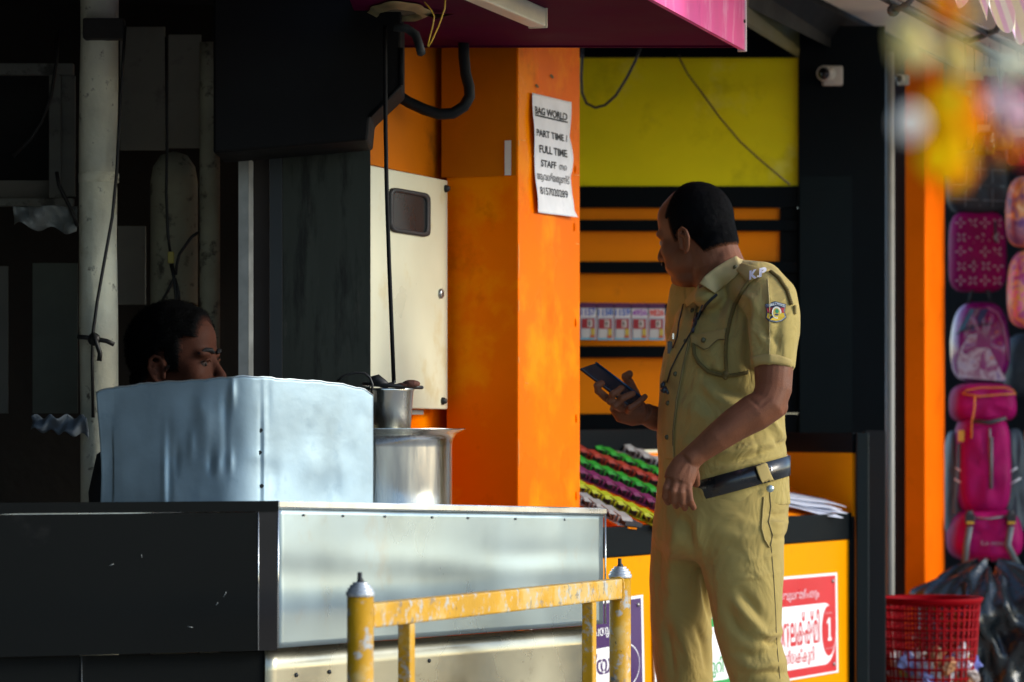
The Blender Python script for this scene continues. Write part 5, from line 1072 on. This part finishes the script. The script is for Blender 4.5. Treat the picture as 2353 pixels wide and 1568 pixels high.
# far (right) arm with the phone
sk.tube(WA(((1585,700,8.15),(1600,800,8.20),(1605,930,8.22),(1585,962,8.18),(1545,968,8.12),(1505,962,8.08),(1480,950,8.06))), [.052,.047,.042,.041,.036,.030,.027], 18)
PX_U = (W(1478,916,8.0) - W(1369,834,8.03)); 
PB = [W(1333.5,846,8.02), W(1368.5,834,8.055), W(1479,917,8.055), W(1444,931,8.02)]          # phone outline
sk.tube(WA(((1482,950,8.06),(1458,950,8.055),(1432,942,8.045),(1414,928,8.03))), [.028,.033,.034,.022], 16, flat=.72, up=(.3,1,.2))
fr = 7.985
for pts, r0, r1 in (([(1412,926,8.03),(1392,914,8.01),(1374,898,7.995),(1372,886,7.99),(1383,881,7.995)], .0108,.0088), ([(1418,932,8.015),(1402,922,7.985),(1408,906,7.975),(1428,893,7.985)], .0112,.0088),
                    ([(1428,940,8.01),(1414,932,7.98),(1430,916,7.975),(1454,905,7.985)], .0108,.0085), ([(1442,946,8.015),(1448,938,7.985),(1468,925,7.99),(1482,912,8.005)], .0100,.0078)):
    finger(sk, WA(pts), r0, r1)
finger(sk, WA(((1470,938,8.075),(1458,905,8.085),(1446,880,8.08),(1438,866,8.07),(1446,860,8.065))), .0145, .0105)
sV, sN, sF = remesh(sk, 0.0029, 5, .5)
hq = np.array([[(Vector(v) - HC).dot(a_) for a_ in HA] for v in sV]); mk_ = np.clip((hq[:,0]+.005)/.02, 0, 1)*np.clip((.074-np.abs(hq[:,1]))/.006, 0, 1)*np.clip((hq[:,2]+.15)/.02, 0, 1)*np.clip((.16-hq[:,2])/.02, 0, 1)*(hq[:,0] < .16)
sV = lap(sV, sF, mk_, 26)
sV = folds(sV, sN, [(((1596,1052),(1575,1070),(1560,1092)),5,.0015), (((1588,1066),(1583,1090),(1580,1104)),3,.0010), (((1625,600),(1605,640),(1590,668)),9,-.003), (((1655,600),(1640,640),(1630,680)),10,.003), (((1640,600),(1625,635)),5,-.0015),
    (((1720,915),(1745,935),(1770,915)),5,-.002)])
body = mk('body', g_of(sV, sF), skin1, cop)
def hl(v):      # head coordinates of a world point
    d = Vector(v) - HC; return d.dot(HA[0])/HK, d.dot(HA[1])/HK, d.dot(HA[2])/HK
def cop_hair(v):
    x, y, z = hl(v)
    if z < -.085 or (z < -.02 and x > -.02): return 0
    if x > .085 or (abs(y) > .0765 and z < .022 and x > -.045): return 0
    # front line recedes; side line runs over the ear; nape
    d1 = .038 - 0.50*max(0, z-.055) - x     # behind the forehead line
    if z < .045: d1 = min(d1, .028 - x)
    low = .000 if x > -.012 else (-.002 + (x+.012)*1.45 if x > -.055 else -.064 - (x + .055)*0.15)
    if .008 < x < .034: low = -.018
    d2 = z - low
    return max(0, min(d1, d2)/.010)
hg = hair_from(sV, sN, sF, cop_hair, .0050, .0003, 300)
mk_hair(hg, M('cropped_black_hair', (0.002, 0.002, 0.0025), 0.75, var=0.5, scale=60, bump=0.0012, bscale=520, spec=0.06, stretch=(1,1,.4)), (0.13,0.048,0.022), cop)
fix_n = np.mean([(Vector(hg.v[f[0]]) - HC).dot((Vector(hg.v[f[1]])-Vector(hg.v[f[0]])).cross(Vector(hg.v[f[-1]])-Vector(hg.v[f[0]]))) for f in hg.f])
hg.f = hg.f if fix_n > 0 else [f[::-1] for f in hg.f]
strands('hair_strands', hg, 9000, .0065, .00055, M('hair_strand_black', (0.0025,0.0025,0.003), 0.7, spec=0.06), cop, lambda p, n_: -HA[2]*.8 - HA[0]*.5, .22)
for s in (1, -1):
    g = G(); g.ellip(HP(.076, s*.030, -.006), (.0098,.0098,.0098), HA, 14, 10); mk('eye', g, M('eye_white', (0.22,0.18,0.16), 0.3), cop)
    g = G(); g.tube([HP(.088, s*.012, .016), HP(.090, s*.028, .021), HP(.078, s*.046, .014)], [.003,.004,.002], 6); mk('eyebrow', g, hairm, cop)
g = G(); g.tube([HP(.090, -.030, -.062), HP(.100, -.012, -.055), HP(.102, 0, -.054), HP(.100, .012, -.055), HP(.090, .030, -.062)], [.003,.0055,.006,.0055,.003], 8); mk('moustache', g, hairm, cop)

# --- shirt
TR = [(1160,1512,1812,.172),(1125,1514,1810,.174),(1100,1518,1808,.175),(1050,1517,1803,.174),(1000,1513,1799,.175),(936,1517,1796,.178),(863,1523,1796,.184),(812,1530,1797,.190),(760,1548,1797,.195),(724,1562,1795,.197),(690,1578,1788,.192),(665,1592,1776,.178),(645,1606,1758,.150),(628,1622,1735,.115),(612,1636,1712,.085)]
sh = G(); sh.rings([ell_ring(y, xl, xr, B, p=2.15) for y, xl, xr, B in TR])
sh.ellip(W(1630,684,7.935), (.040,.05,.030)); sh.tube(WA(((1690,648,7.98),(1745,662,7.88),(1768,690,7.825),(1776,725,7.79),(1778,770,7.77),(1776,815,7.755),(1775,848,7.748))), [.055,.066,.068,.066,.062,.057,.0535], 28)
sh.tube(WA(((1640,655,8.05),(1590,680,8.15),(1578,760,8.20),(1590,840,8.22))), [.05,.06,.058,.055], 20)
V, N, Fc = remesh(sh, 0.0052, 5, .5)
SF = [ # sleeve and chest folds
  (((1722,700),(1712,760),(1716,830),(1725,850)),9,-.009), (((1735,690),(1728,760),(1730,840)),9,.004), (((1700,715),(1706,760),(1702,800)),9,.004),
  (((1760,640),(1768,690),(1770,760),(1768,840)),5,.0025), (((1795,720),(1785,770),(1790,820)),10,-.004), (((1745,735),(1760,765),(1785,785)),9,-.004), (((1740,760),(1758,790)),8,.003),
  (((1545,720),(1590,740),(1650,735)),16,.003), (((1600,770),(1610,830),(1660,862)),8,-.0025), (((1625,860),(1660,895),(1715,915)),13,-.006), (((1615,880),(1650,915),(1700,938)),12,.005),
  (((1560,925),(1620,960),(1690,950)),22,.004), (((1575,1000),(1600,1010),(1625,990)),12,-.003), (((1640,1030),(1700,1015),(1780,985)),10,-.004), (((1630,1050),(1700,1035),(1790,1010)),9,.005), (((1650,1068),(1720,1052),(1795,1030)),7,-.005), (((1640,1082),(1720,1066),(1800,1042)),7,.004),
  (((1735,990),(1738,1020),(1744,1050)),5,-.002), (((1770,960),(1785,985),(1798,1005)),8,.005), (((1775,1005),(1790,1020),(1805,1018)),7,-.005), (((1700,668),(1730,690),(1745,720)),10,.004), (((1600,705),(1585,740),(1568,790)),10,-.004), (((1655,700),(1640,745)),12,-.003), (((1680,690),(1672,740),(1668,790)),8,.003)]
V = folds(V, N, SF, 2.0)
V = V + N*(0.0011*np.sin(V[:,2:3]*47 + V[:,0:1]*31) * np.sin(V[:,0:1]*38 - V[:,2:3]*25))
shirt = mk('shirt', g_of(V, Fc), khaki, cop)
BV = BVHTree.FromPolygons([Vector(v) for v in V], Fc)
def on(bv, px, py, off=0.0015, Y0=7.9):
    d = (W(px, py, 8) - Vector((0,0,CZ))).normalized(); h = bv.ray_cast(Vector((0,0,CZ)), d)
    if h[0] is None: return W(px, py, Y0)
    n_ = h[1] if h[1].dot(d) < 0 else -h[1]
    return h[0] + n_*off*0.4 - d*off
def patch(bv, fn, nu, nv, off, name, mat, par=cop, thick=.0015):
    g = G(); g.grid(lambda u, v: on(bv, *fn(u, v), off), nu, nv, thick=(0, thick, 0)); return mk(name, g, mat, par)
def seam(bv, pts, r, name, mat, off=.0008, par=cop, sub=6):
    pp_ = []
    for a, b in zip(pts, pts[1:]):
        for k in range(sub): pp_.append(on(bv, a[0] + (b[0]-a[0])*k/sub, a[1] + (b[1]-a[1])*k/sub, off))
    pp_.append(on(bv, *pts[-1], off)); g = G(); g.tube(pp_, r, 6); return mk(name, g, mat, par)
def lerp2(a, b, t): return (a[0]+(b[0]-a[0])*t, a[1]+(b[1]-a[1])*t)
def poly_x(tab, y): return float(np.interp(y, [q[0] for q in tab], [q[1] for q in tab]))
# front placket with buttons
pl_l = [(700,1580),(760,1560),(830,1546),(900,1532),(960,1526),(1030,1528),(1060,1531)]; pl_r = [(700,1604),(760,1592),(830,1574),(870,1567),(920,1557),(1000,1548),(1060,1550)]
patch(BV, lambda u, v: (poly_x(pl_l, 705+350*v)*(1-u) + poly_x(pl_r, 705+350*v)*u, 705+350*v), 6, 50, .0030, 'placket', khaki3)
seam(BV, [(poly_x(pl_r, y)-2, y) for y in range(710, 1060, 35)], .0009, 'stitching', thread, .0042)
for px, py in ((1592,715),(1577,785),(1553,860),(1536,927),(1534,1005)):
    p = on(BV, px, py, .0045); g = G(); g.ellip(p, (.0062,.004,.0062), n=14, m=8); mk('button', g, btn, cop)
# collar: near leaf and far leaf, stand
def collar(u, v):
    top = lerp2(lerp2((1697,588),(1678,598),min(1,u*2)), (1615,640), max(0,u*2-1)) if False else None
    T = [(1703,590),(1692,588),(1668,600),(1640,618),(1618,636),(1607,652)]; Bm = [(1712,612),(1700,622),(1686,640),(1668,655),(1651,668),(1643,674)]
    i = u*5; k = min(4, int(i)); f = i-k
    a = lerp2(T[k], T[k+1], f); b = lerp2(Bm[k], Bm[k+1], f); q = lerp2(a, b, v)
    Yt = np.interp(u, [0,.2,.6,1], [8.0, 7.93, 7.905, 7.90]); Ys = on(BV, *b, .006).y
    return W(q[0], q[1], Yt*(1-v) + min(Ys, 7.93)*v) + Vector((0, -.010*math.sin(math.pi*v), 0))
g = G(); g.grid(collar, 24, 10, thick=(0.001, .004, 0)); mk('collar', g, M('khaki_collar', (0.47, 0.37, 0.16), 0.85, var=0.05, bump=0.0004, bscale=420), cop)
def collar2(u, v):
    T = [(1606,655),(1590,672),(1574,690)]; Bm = [(1606,700),(1592,694),(1578,705)]
    i = u*2; k = min(1, int(i)); f = i-k; q = lerp2(lerp2(T[k], T[k+1], f), lerp2(Bm[k], Bm[k+1], f), v); return W(q[0], q[1], 7.93 + .10*u - .01*v)
g = G(); g.grid(collar2, 8, 6, thick=(0, .004, 0)); mk('collar', g, khaki3, cop)
seam(BV, [(1646,678),(1634,688),(1622,700),(1610,722),(1603,735)], .0036, 'neck_cord', M('cord_shadow_black', (0.012,0.014,0.016), 0.7), .004)  # black cord, also standing in for the dark shadow below the collar
# epaulette, letters, lanyard
EA, EB, EC, ED = (1686,618), (1700,606), (1772,622), (1740,652)
patch(BV, lambda u, v: lerp2(lerp2((1690,619),(1722,652),u), lerp2((1706,606),(1768,622),u), v), 14, 6, .0070, 'epaulette', khaki3, thick=.004)
g = G(); g.ellip(on(BV, 1692, 617, .010), (.006,.005,.006), n=12, m=8); mk('button', g, btn, cop)
kp = thing('kp', (0,0,0), '', '') if False else None
bvx = lambda u, v, o=.013: on(BV, 1725 + 38*u, 647 - 20*v - 9*u, o + .003)
def letter3(txt, u0, u1):
    a, b, Fc_ = text_geo(txt, 0.05); nn = len(a); vs_ = [bvx(u0 + (u1-u0)*x, y) for x, y in zip(a, b)]; g = G()
    back_ = [v + Vector((0.0005, .003, -.0005)) for v in vs_]
    g.add(vs_ + back_, list(Fc_) + [tuple(i + nn for i in f[::-1]) for f in Fc_]); return mk('badge_letter', g, M('silver_badge', (0.88,0.88,0.90), 0.4), cop, fix=False)
letter3('K', 0, .42); letter3('P', .55, .95)
g = G(); g.ellip(bvx(.48, .12), (.002,.002,.002), n=8, m=6); mk('badge_letter', g, M('silver_badge', (0.8,0.8,0.82), 0.3), cop)
cordk = M('olive_braid', (0.13, 0.092, 0.02), 0.75, var=0.2, scale=60)
def braid(pts, off, name='lanyard'):
    P = []
    for a, b in zip(pts, pts[1:]):
        for k in range(10): P.append(on(BV, a[0] + (b[0]-a[0])*k/10, a[1] + (b[1]-a[1])*k/10, off))
    P.append(on(BV, *pts[-1], off)); n_ = len(P); g = G()
    for ph in (0, math.pi): 
        Q = []
        for i in range(n_*2-1):
            p = P[i//2] if i % 2 == 0 else (P[i//2] + P[i//2+1])/2; t = (P[min(i//2+1, n_-1)] - P[max(i//2-1, 0)]).normalized(); s_ = t.cross(Vector((0,1,0))).normalized()
            Q.append(p + s_*(.0028*math.cos(i*1.1 + ph)) + Vector((0, .0020*math.sin(i*1.1 + ph), 0)))
        g.tube(Q, .0027, 6)
    return mk(name, g, cordk, cop)
braid([(1722,648),(1708,668),(1690,700),(1678,735),(1670,775),(1668,820),(1670,860)], .006)
braid([(1770,624),(1790,640),(1808,668),(1818,700)], .004)
braid([(1594,790),(1596,815),(1606,835),(1628,855),(1662,864),(1690,862),(1718,856)], .004, 'lanyard_loop')
g = G(); g.ellip(on(BV, 1669, 860, .006), (.008,.006,.009), n=10, m=8); g.ellip(on(BV, 1668, 868, .006), (.006,.005,.006), n=10, m=8); mk('lanyard_knot', g, cordk, cop)
# breast pocket with scalloped flap
patch(BV, lambda u, v: lerp2(lerp2((1590,775),(1668,758),u), lerp2((1602,845),(1672,856),u), v), 14, 12, .0022, 'pocket', khaki)
def flap(u, v):
    t = lerp2((1588,772),(1668,756),u); dip = 28 + 14*math.exp(-((u-.42)/.17)**2) - 6*math.exp(-((u-.8)/.12)**2) - 4*math.exp(-((u-.1)/.08)**2); return (t[0] + 2*v, t[1] + dip*v)
patch(BV, flap, 18, 6, .0048, 'pocket_flap', khaki3)
seam(BV, [flap(u, .93) for u in np.linspace(0, 1, 9)], .0009, 'stitching', thread, .006)
g = G(); g.ellip(on(BV, 1618, 783, .008), (.0068,.004,.0068), n=14, m=8); mk('button', g, btn, cop)
g = G(); g.tube([on(BV, 1604, 722, .006), on(BV, 1598, 748, .007)], .0042, 8); g.tube([on(BV, 1597, 735, .006), on(BV, 1594, 764, .007)], .0035, 8); mk('pen', g, M('pen_blue', (0.012,0.02,0.05), 0.3), cop)
# lanyard cord of a whistle and id at the front
g = G(); g.tube([on(BV, 1572, 700, .006), W(1560, 740, 7.95), W(1556, 775, 7.93), on(BV, 1548, 800, .006)], .0022, 6); g.tube([on(BV, 1615, 700, .005), on(BV, 1592, 760, .006), on(BV, 1560, 815, .006), on(BV, 1543, 850, .006), on(BV, 1535, 880, .008)], .0020, 6); mk('black_cord', g, cab, cop)
g = G(); g.tube([on(BV, 1531, 878, .01), W(1523, 884, 7.93), W(1522, 892, 7.93)], [.004,.006,.005], 8); g.ellip(W(1526, 897, 7.92), (.009,.008,.008), n=10, m=8); g.tube([W(1528, 890, 7.92), W(1535, 905, 7.91)], .004, 8); mk('whistle', g, M('whistle_black', (0.012,0.02,0.025), 0.25), cop)
g = G(); g.box(on(BV, 1541, 800, .006), (.012,.006,.03)); mk('name_plate', g, M('name_plate_dark', (0.03,0.025,0.02), 0.3), cop, bevel=.001)
g = G(); g.box(on(BV, 1549, 774, .006), (.004,.004,.014)); mk('clip', g, M('bright_clip', (0.8,0.8,0.8), 0.2, 0.9), cop)
# shoulder patch
PO = [(1758,700),(1781,693),(1806,700),(1803,716),(1807,731),(1797,739),(1783,742),(1767,739),(1760,732),(1762,716)]
def pf(sc_, o, name, mat, clip=None):
    cx, cy = 1783, 718; g = G(); P = [(cx + (x-cx)*sc_, cy + (y-cy)*sc_) for x, y in PO]
    if clip: P = [(x, min(max(y, clip[0]), clip[1])) for x, y in P]
    c_ = (sum(p[0] for p in P)/len(P), sum(p[1] for p in P)/len(P))
    g.add([on(BV, *c_, o)] + [on(BV, *p, o) for p in P], [(0, i+1, (i+1) % len(P) + 1) for i in range(len(P))]); return mk(name, g, mat, cop)
navy = M('patch_navy', (0.012,0.022,0.055), 0.7, var=.05); pf(1.0, .0030, 'shoulder_patch', navy)
pf(.93, .0034, 'patch_border', M('patch_line', (0.35,0.42,0.45), 0.7)); pf(.88, .0038, 'patch_field', navy)
pf(.86, .0042, 'patch_red', M('patch_red', (0.36,0.015,0.02), 0.7, var=.05), (708, 720)); pf(.86, .0042, 'patch_yellow', M('patch_yellow', (0.58,0.38,0.01), 0.7, var=.05), (720, 738))
def pdisc(cx, cy, rx, ry, o, name, mat): 
    g = G(); g.add([on(BV, cx, cy, o)] + [on(BV, cx + rx*math.cos(2*math.pi*k/20), cy + ry*math.sin(2*math.pi*k/20), o) for k in range(20)], [(0, k+1, (k+1) % 20 + 1) for k in range(20)]); return mk(name, g, mat, cop)
pdisc(1784, 719, 11, 14, .0047, 'emblem_ring', M('patch_white', (0.66,0.66,0.55), 0.7)); pdisc(1784, 720, 8.5, 11, .0051, 'emblem_field', M('patch_gold', (0.50,0.36,0.05), 0.7)); pdisc(1785, 716, 4, 5, .0055, 'emblem_crest', M('patch_green', (0.01,0.22,0.08), 0.7)); pdisc(1784, 724, 4.5, 2.2, .0055, 'emblem_scroll', navy)
lettering('KERALA POLICE', lambda u, v: on(BV, 1765 + 37*u, 706.5 - 5*v - 4.5*math.sin(math.pi*u), .0046), M('patch_letter', (0.6,0.65,0.66), 0.7), cop, 0, 1, 0, 1, .02)
# sleeve hem band
patch(BV, lambda u, v: (1729 + 90*u, (824 + 22*v) - 10*math.sin(math.pi*u)*1.0 + (u-.5)*6), 24, 4, .0020, 'sleeve_hem', khaki3)
seam(BV, [(1764,640),(1768,700),(1769,770),(1768,835)], .0010, 'sleeve_crease', M('khaki_crease', (0.50,0.40,0.17), 0.8), .0012)
g = G(); g.box(on(BV, 1823, 712, .004) + Vector((.004, .01, 0)), (.006,.02,.022)); mk('sleeve_tab', g, khaki3, cop, bevel=.002)

# --- trousers
tq = G()
tq.rings([ell_ring(y, xl, xr, B, yc=YP) for y, xl, xr, B in ((1085,1522,1804,.166),(1120,1516,1808,.172),(1160,1505,1812,.178),(1214,1498,1808,.182),(1250,1500,1800,.160),(1285,1540,1760,.11))])
def leg_ring(y, xl, xr, yc, dep, n=36):
    c = W((xl+xr)/2, y, yc); hw = (xr-xl)/2*yc/F; return [c + Vector((hw*math.cos(2*math.pi*k/n), dep*math.sin(2*math.pi*k/n), 0)) for k in range(n)]
NL = [(1200,1600,1806,7.92,.10),(1266,1606,1804,7.92,.105),(1330,1614,1802,7.91,.105),(1407,1631,1796,7.90,.10),(1471,1646,1797,7.895,.098),(1530,1666,1809,7.89,.09),(1570,1678,1818,7.89,.085),(1640,1690,1826,7.90,.08),(1760,1702,1828,7.92,.075),(1880,1706,1822,7.94,.07),(1990,1700,1822,7.95,.075),(2015,1698,1824,7.95,.075)]
FLg = [(1200,1500,1680,8.08,.10),(1266,1493,1664,8.08,.105),(1330,1491,1648,8.09,.105),(1412,1494,1640,8.10,.10),(1471,1497,1636,8.11,.098),(1530,1503,1637,8.12,.09),(1570,1508,1640,8.12,.085),(1640,1516,1640,8.12,.08),(1760,1524,1636,8.12,.075),(1880,1528,1632,8.12,.07),(1990,1522,1634,8.12,.075),(2010,1520,1636,8.12,.075)]
tq.rings([leg_ring(*q) for q in NL]); tq.rings([leg_ring(*q) for q in FLg])
V, N, Fc = remesh(tq, 0.0058, 14, .6)
TF = [(((1614,1330),(1628,1395),(1640,1440)),7,-.006), (((1540,1170),(1580,1215),(1612,1300)),16,-.005), (((1600,1180),(1600,1240),(1615,1300)),14,.004), (((1560,1180),(1545,1260),(1540,1400)),12,.004), (((1520,1200),(1512,1300),(1512,1420)),9,-.003),
  (((1700,1360),(1730,1390),(1760,1430)),12,-.007), (((1690,1385),(1720,1420),(1755,1455)),11,.006), (((1670,1400),(1690,1440),(1730,1470)),11,-.006), (((1755,1470),(1775,1480),(1795,1475)),8,-.006), (((1740,1455),(1765,1462),(1795,1452)),8,.006), (((1690,1500),(1730,1510),(1790,1495)),11,-.005), (((1700,1530),(1740,1535),(1800,1520)),10,.005), (((1740,1550),(1770,1545),(1808,1548)),8,-.005),
  (((1640,1220),(1700,1240),(1760,1230)),14,.002), (((1665,1200),(1690,1190),(1720,1196)),8,.002), (((1768,1180),(1785,1186),(1808,1180)),5,-.003), (((1770,1200),(1788,1206),(1808,1200)),5,.003), (((1768,1232),(1785,1240),(1806,1232)),5,-.003),
  (((1550,1420),(1570,1470),(1590,1540)),12,.004), (((1600,1440),(1618,1480),(1625,1540)),8,-.005), (((1530,1440),(1540,1500),(1548,1560)),9,-.004), (((1655,1270),(1670,1265),(1680,1268)),5,.001), (((1716,1290),(1750,1284),(1790,1270)),4,.0018), (((1690,1330),(1740,1326),(1795,1312)),4,.0018)]
P_ = pxs(V); V = lap(V, Fc, np.clip((P_[:,1]-1215)/30, 0, 1)*np.clip((1400-P_[:,1])/60, 0, 1), 45); V = folds(V, N, TF, 2.2); V = V + N*(0.0013*np.sin(V[:,2:3]*39 + V[:,0:1]*28) * np.sin(V[:,0:1]*33 - V[:,2:3]*21))
mk('trousers', g_of(V, Fc), khaki2, cop)
BT = BVHTree.FromPolygons([Vector(v) for v in V], Fc)
seam(BT, [(1768,1130),(1771,1165),(1766,1200),(1775,1230),(1770,1256)], .0012, 'side_seam', thread, .0010); seam(BT, [(1772,1256),(1778,1330),(1782,1400),(1785,1480),(1792,1560)], .0009, 'side_seam', thread, .0006)
seam(BT, [(1755,1142),(1752,1175),(1750,1215),(1757,1240),(1768,1258)], .0022, 'pocket_edge', khaki3, .002)
# belt: tilted band standing proud of trousers and shirt
def belt_y(px): return 1103 - .268*(px - 1604)
blt = G(); n = 96; rr = []
ring0 = ell_ring(1090, 1512, 1811, .186, n=n, p=2.1)
inn = ell_ring(1090, 1516, 1807, .182, n=n, p=2.1)
def brow(rg, dy): 
    o = []
    for p in rg: px = PX(p)[0]; o.append(Vector((p.x, p.y, CZ - (belt_y(px) + dy - HZ)*YP/F)))
    return o
blt.rings([brow(inn, 0), brow(ring0, 0.5), brow(ring0, 46), brow(inn, 46.5)], cap=False)
mk('belt', blt, M('belt_leather', (0.010,0.011,0.012), 0.30, var=0.3, scale=20, bump=0.0004, bscale=200, spec=0.55, coat=0.2), cop)
bb = G(); bb.rings([ring0[i] for i in range(0)] or [brow(ring0, 0), brow(ring0, 47)], cap=False); BB = BVHTree.FromPolygons([Vector(v) for v in bb.v], bb.f)
patch(BB, lambda u, v: (lerp2((1735,1066),(1760,1060),u)[0] + (v*12 + 12*v*v), lerp2((1735,1068),(1762,1058),u)[1] + v*(58 + 10*math.sin(math.pi*u)) + 0), 8, 14, .006, 'belt_loop', khaki3, thick=.003)
g = G(); pb3 = on(BT, 1766, 1124, .014); g.lathe([(0,.003),(.0085,.003),(.009,0),(.009,-.003)], pb3, 18, ax=(Vector((1,0,0)),Vector((0,0,1)),Vector((.2,-1,0)).normalized())); bt_ = mk('loop_button', g, M('silver_button', (0.45,0.55,0.55), 0.3, 0.6), cop)
g = G(); g.tube([on(BB, 1765, 1058, .006), on(BB, 1770, 1075, .007), on(BB, 1778, 1106, .006)], .0022, 6); mk('belt_ring', g, M('bright_steel', (0.8,0.8,0.78), 0.2, 0.9), cop)
for x_, nm in ((1720, 1955), (1545, 8.12)): pass
for px, yc in ((1740, 7.93), (1560, 8.10)):
    g = G(); c = W(px, 2030, yc); g.ellip(c + BF*.05 + Vector((0,0,.005)), (.145,.048,.045), (BF, BL_, Vector((0,0,1))), 24, 14); g.ellip(c + Vector((-0.02*BF.x,-.02*BF.y,.04)), (.06,.045,.06), (BF, BL_, Vector((0,0,1))), 20, 12)
    zf = 0.002; g.v = [(x, y, max(z, zf)) for x, y, z in g.v]; mk('shoe', g, M('brown_leather_shoe', (0.05,0.022,0.012), 0.3), cop)
# phone held in the far hand
un = (PB[2] - PB[1]).normalized(); vn_ = (PB[1] - PB[0]); nn_ = un.cross(vn_).normalized()
ph = thing('phone', PB[3], 'dark blue smartphone held up in the policeman right hand', 'phone')
g = G(); g.prism(PB, nn_*(.008 if nn_.y > 0 else -.008)); mk('phone_case', g, M('phone_dark', (0.010,0.014,0.022), 0.30, var=.2, spec=.5), ph, bevel=.003)
g = G(); g.tube([PB[1] + Vector((0,-.001,.001)), PB[2] + Vector((0,-.001,.001))], .0026, 8); mk('phone_edge', g, M('phone_edge_blue', (0.02,0.07,0.15), 0.25, .4), ph)

# --- man in the dark behind the wind guard
YM = 7.75
man = thing('person', W(430, 1500, YM), 'man with thick black hair seated in the dark behind the wind guard, in profile', 'person')
s2 = G(); MF = Vector((.95, -.28, -.02)); MA = frame_(MF); MK = 1.05; MC = W(408, 829, YM)
MP = head_blobs(s2, MC, MA, MK)
s2.tube([MP(-.03, 0, -.03), MP(-.045, 0, -.10), MP(-.06, 0, -.19)], [.062, .064, .08], 20)
s2.rings([[MP(-.05 + a*math.cos(2*math.pi*k/28), b*math.sin(2*math.pi*k/28), z) for k in range(28)] for z, a, b in ((-.17,.07,.08),(-.21,.10,.18),(-.30,.115,.20),(-.45,.11,.17),(-.60,.12,.17))])
for s in (1, -1): s2.tube([MP(-.05, s*.18, -.22), MP(-.02, s*.21, -.40), MP(.10, s*.20, -.52), MP(.25, s*.14, -.54)], [.055,.048,.042,.032], 14)
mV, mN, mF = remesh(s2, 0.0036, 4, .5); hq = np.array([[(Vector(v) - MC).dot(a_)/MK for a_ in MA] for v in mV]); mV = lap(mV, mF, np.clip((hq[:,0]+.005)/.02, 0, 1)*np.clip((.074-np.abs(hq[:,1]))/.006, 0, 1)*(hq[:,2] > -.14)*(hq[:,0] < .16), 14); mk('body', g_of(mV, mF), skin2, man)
def mlc(v): d = Vector(v) - MC; return d.dot(MA[0])/MK, d.dot(MA[1])/MK, d.dot(MA[2])/MK
def man_hair(v):
    x, y, z = mlc(v)
    if z < -.075 or (abs(y) > .079 and z < .028 and x > -.036): return 0
    d1 = .070 - x if z > .05 else .040 - x
    low = .015 if x > -.012 else (.014 + (x+.012)*1.8 if x > -.055 else -.07)
    if .0 < x < .030: low = -.03
    return max(0, min(d1, z - low)/.010)
hg = hair_from(mV, mN, mF, man_hair, .014, .0012, 150)
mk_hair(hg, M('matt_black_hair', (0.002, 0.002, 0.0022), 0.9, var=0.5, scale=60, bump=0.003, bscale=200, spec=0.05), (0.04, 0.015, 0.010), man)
fix_n = np.mean([(Vector(hg.v[f[0]]) - MC).dot((Vector(hg.v[f[1]])-Vector(hg.v[f[0]])).cross(Vector(hg.v[f[-1]])-Vector(hg.v[f[0]]))) for f in hg.f])
hg.f = hg.f if fix_n > 0 else [f[::-1] for f in hg.f]
strands('hair_strands', hg, 7000, .012, .0007, M('hair_strand_matt', (0.003,0.003,0.003), 0.8, spec=0.08), man, lambda p, n_: MA[0]*.9 - MA[2]*.2, .5)
for s in (1, -1):
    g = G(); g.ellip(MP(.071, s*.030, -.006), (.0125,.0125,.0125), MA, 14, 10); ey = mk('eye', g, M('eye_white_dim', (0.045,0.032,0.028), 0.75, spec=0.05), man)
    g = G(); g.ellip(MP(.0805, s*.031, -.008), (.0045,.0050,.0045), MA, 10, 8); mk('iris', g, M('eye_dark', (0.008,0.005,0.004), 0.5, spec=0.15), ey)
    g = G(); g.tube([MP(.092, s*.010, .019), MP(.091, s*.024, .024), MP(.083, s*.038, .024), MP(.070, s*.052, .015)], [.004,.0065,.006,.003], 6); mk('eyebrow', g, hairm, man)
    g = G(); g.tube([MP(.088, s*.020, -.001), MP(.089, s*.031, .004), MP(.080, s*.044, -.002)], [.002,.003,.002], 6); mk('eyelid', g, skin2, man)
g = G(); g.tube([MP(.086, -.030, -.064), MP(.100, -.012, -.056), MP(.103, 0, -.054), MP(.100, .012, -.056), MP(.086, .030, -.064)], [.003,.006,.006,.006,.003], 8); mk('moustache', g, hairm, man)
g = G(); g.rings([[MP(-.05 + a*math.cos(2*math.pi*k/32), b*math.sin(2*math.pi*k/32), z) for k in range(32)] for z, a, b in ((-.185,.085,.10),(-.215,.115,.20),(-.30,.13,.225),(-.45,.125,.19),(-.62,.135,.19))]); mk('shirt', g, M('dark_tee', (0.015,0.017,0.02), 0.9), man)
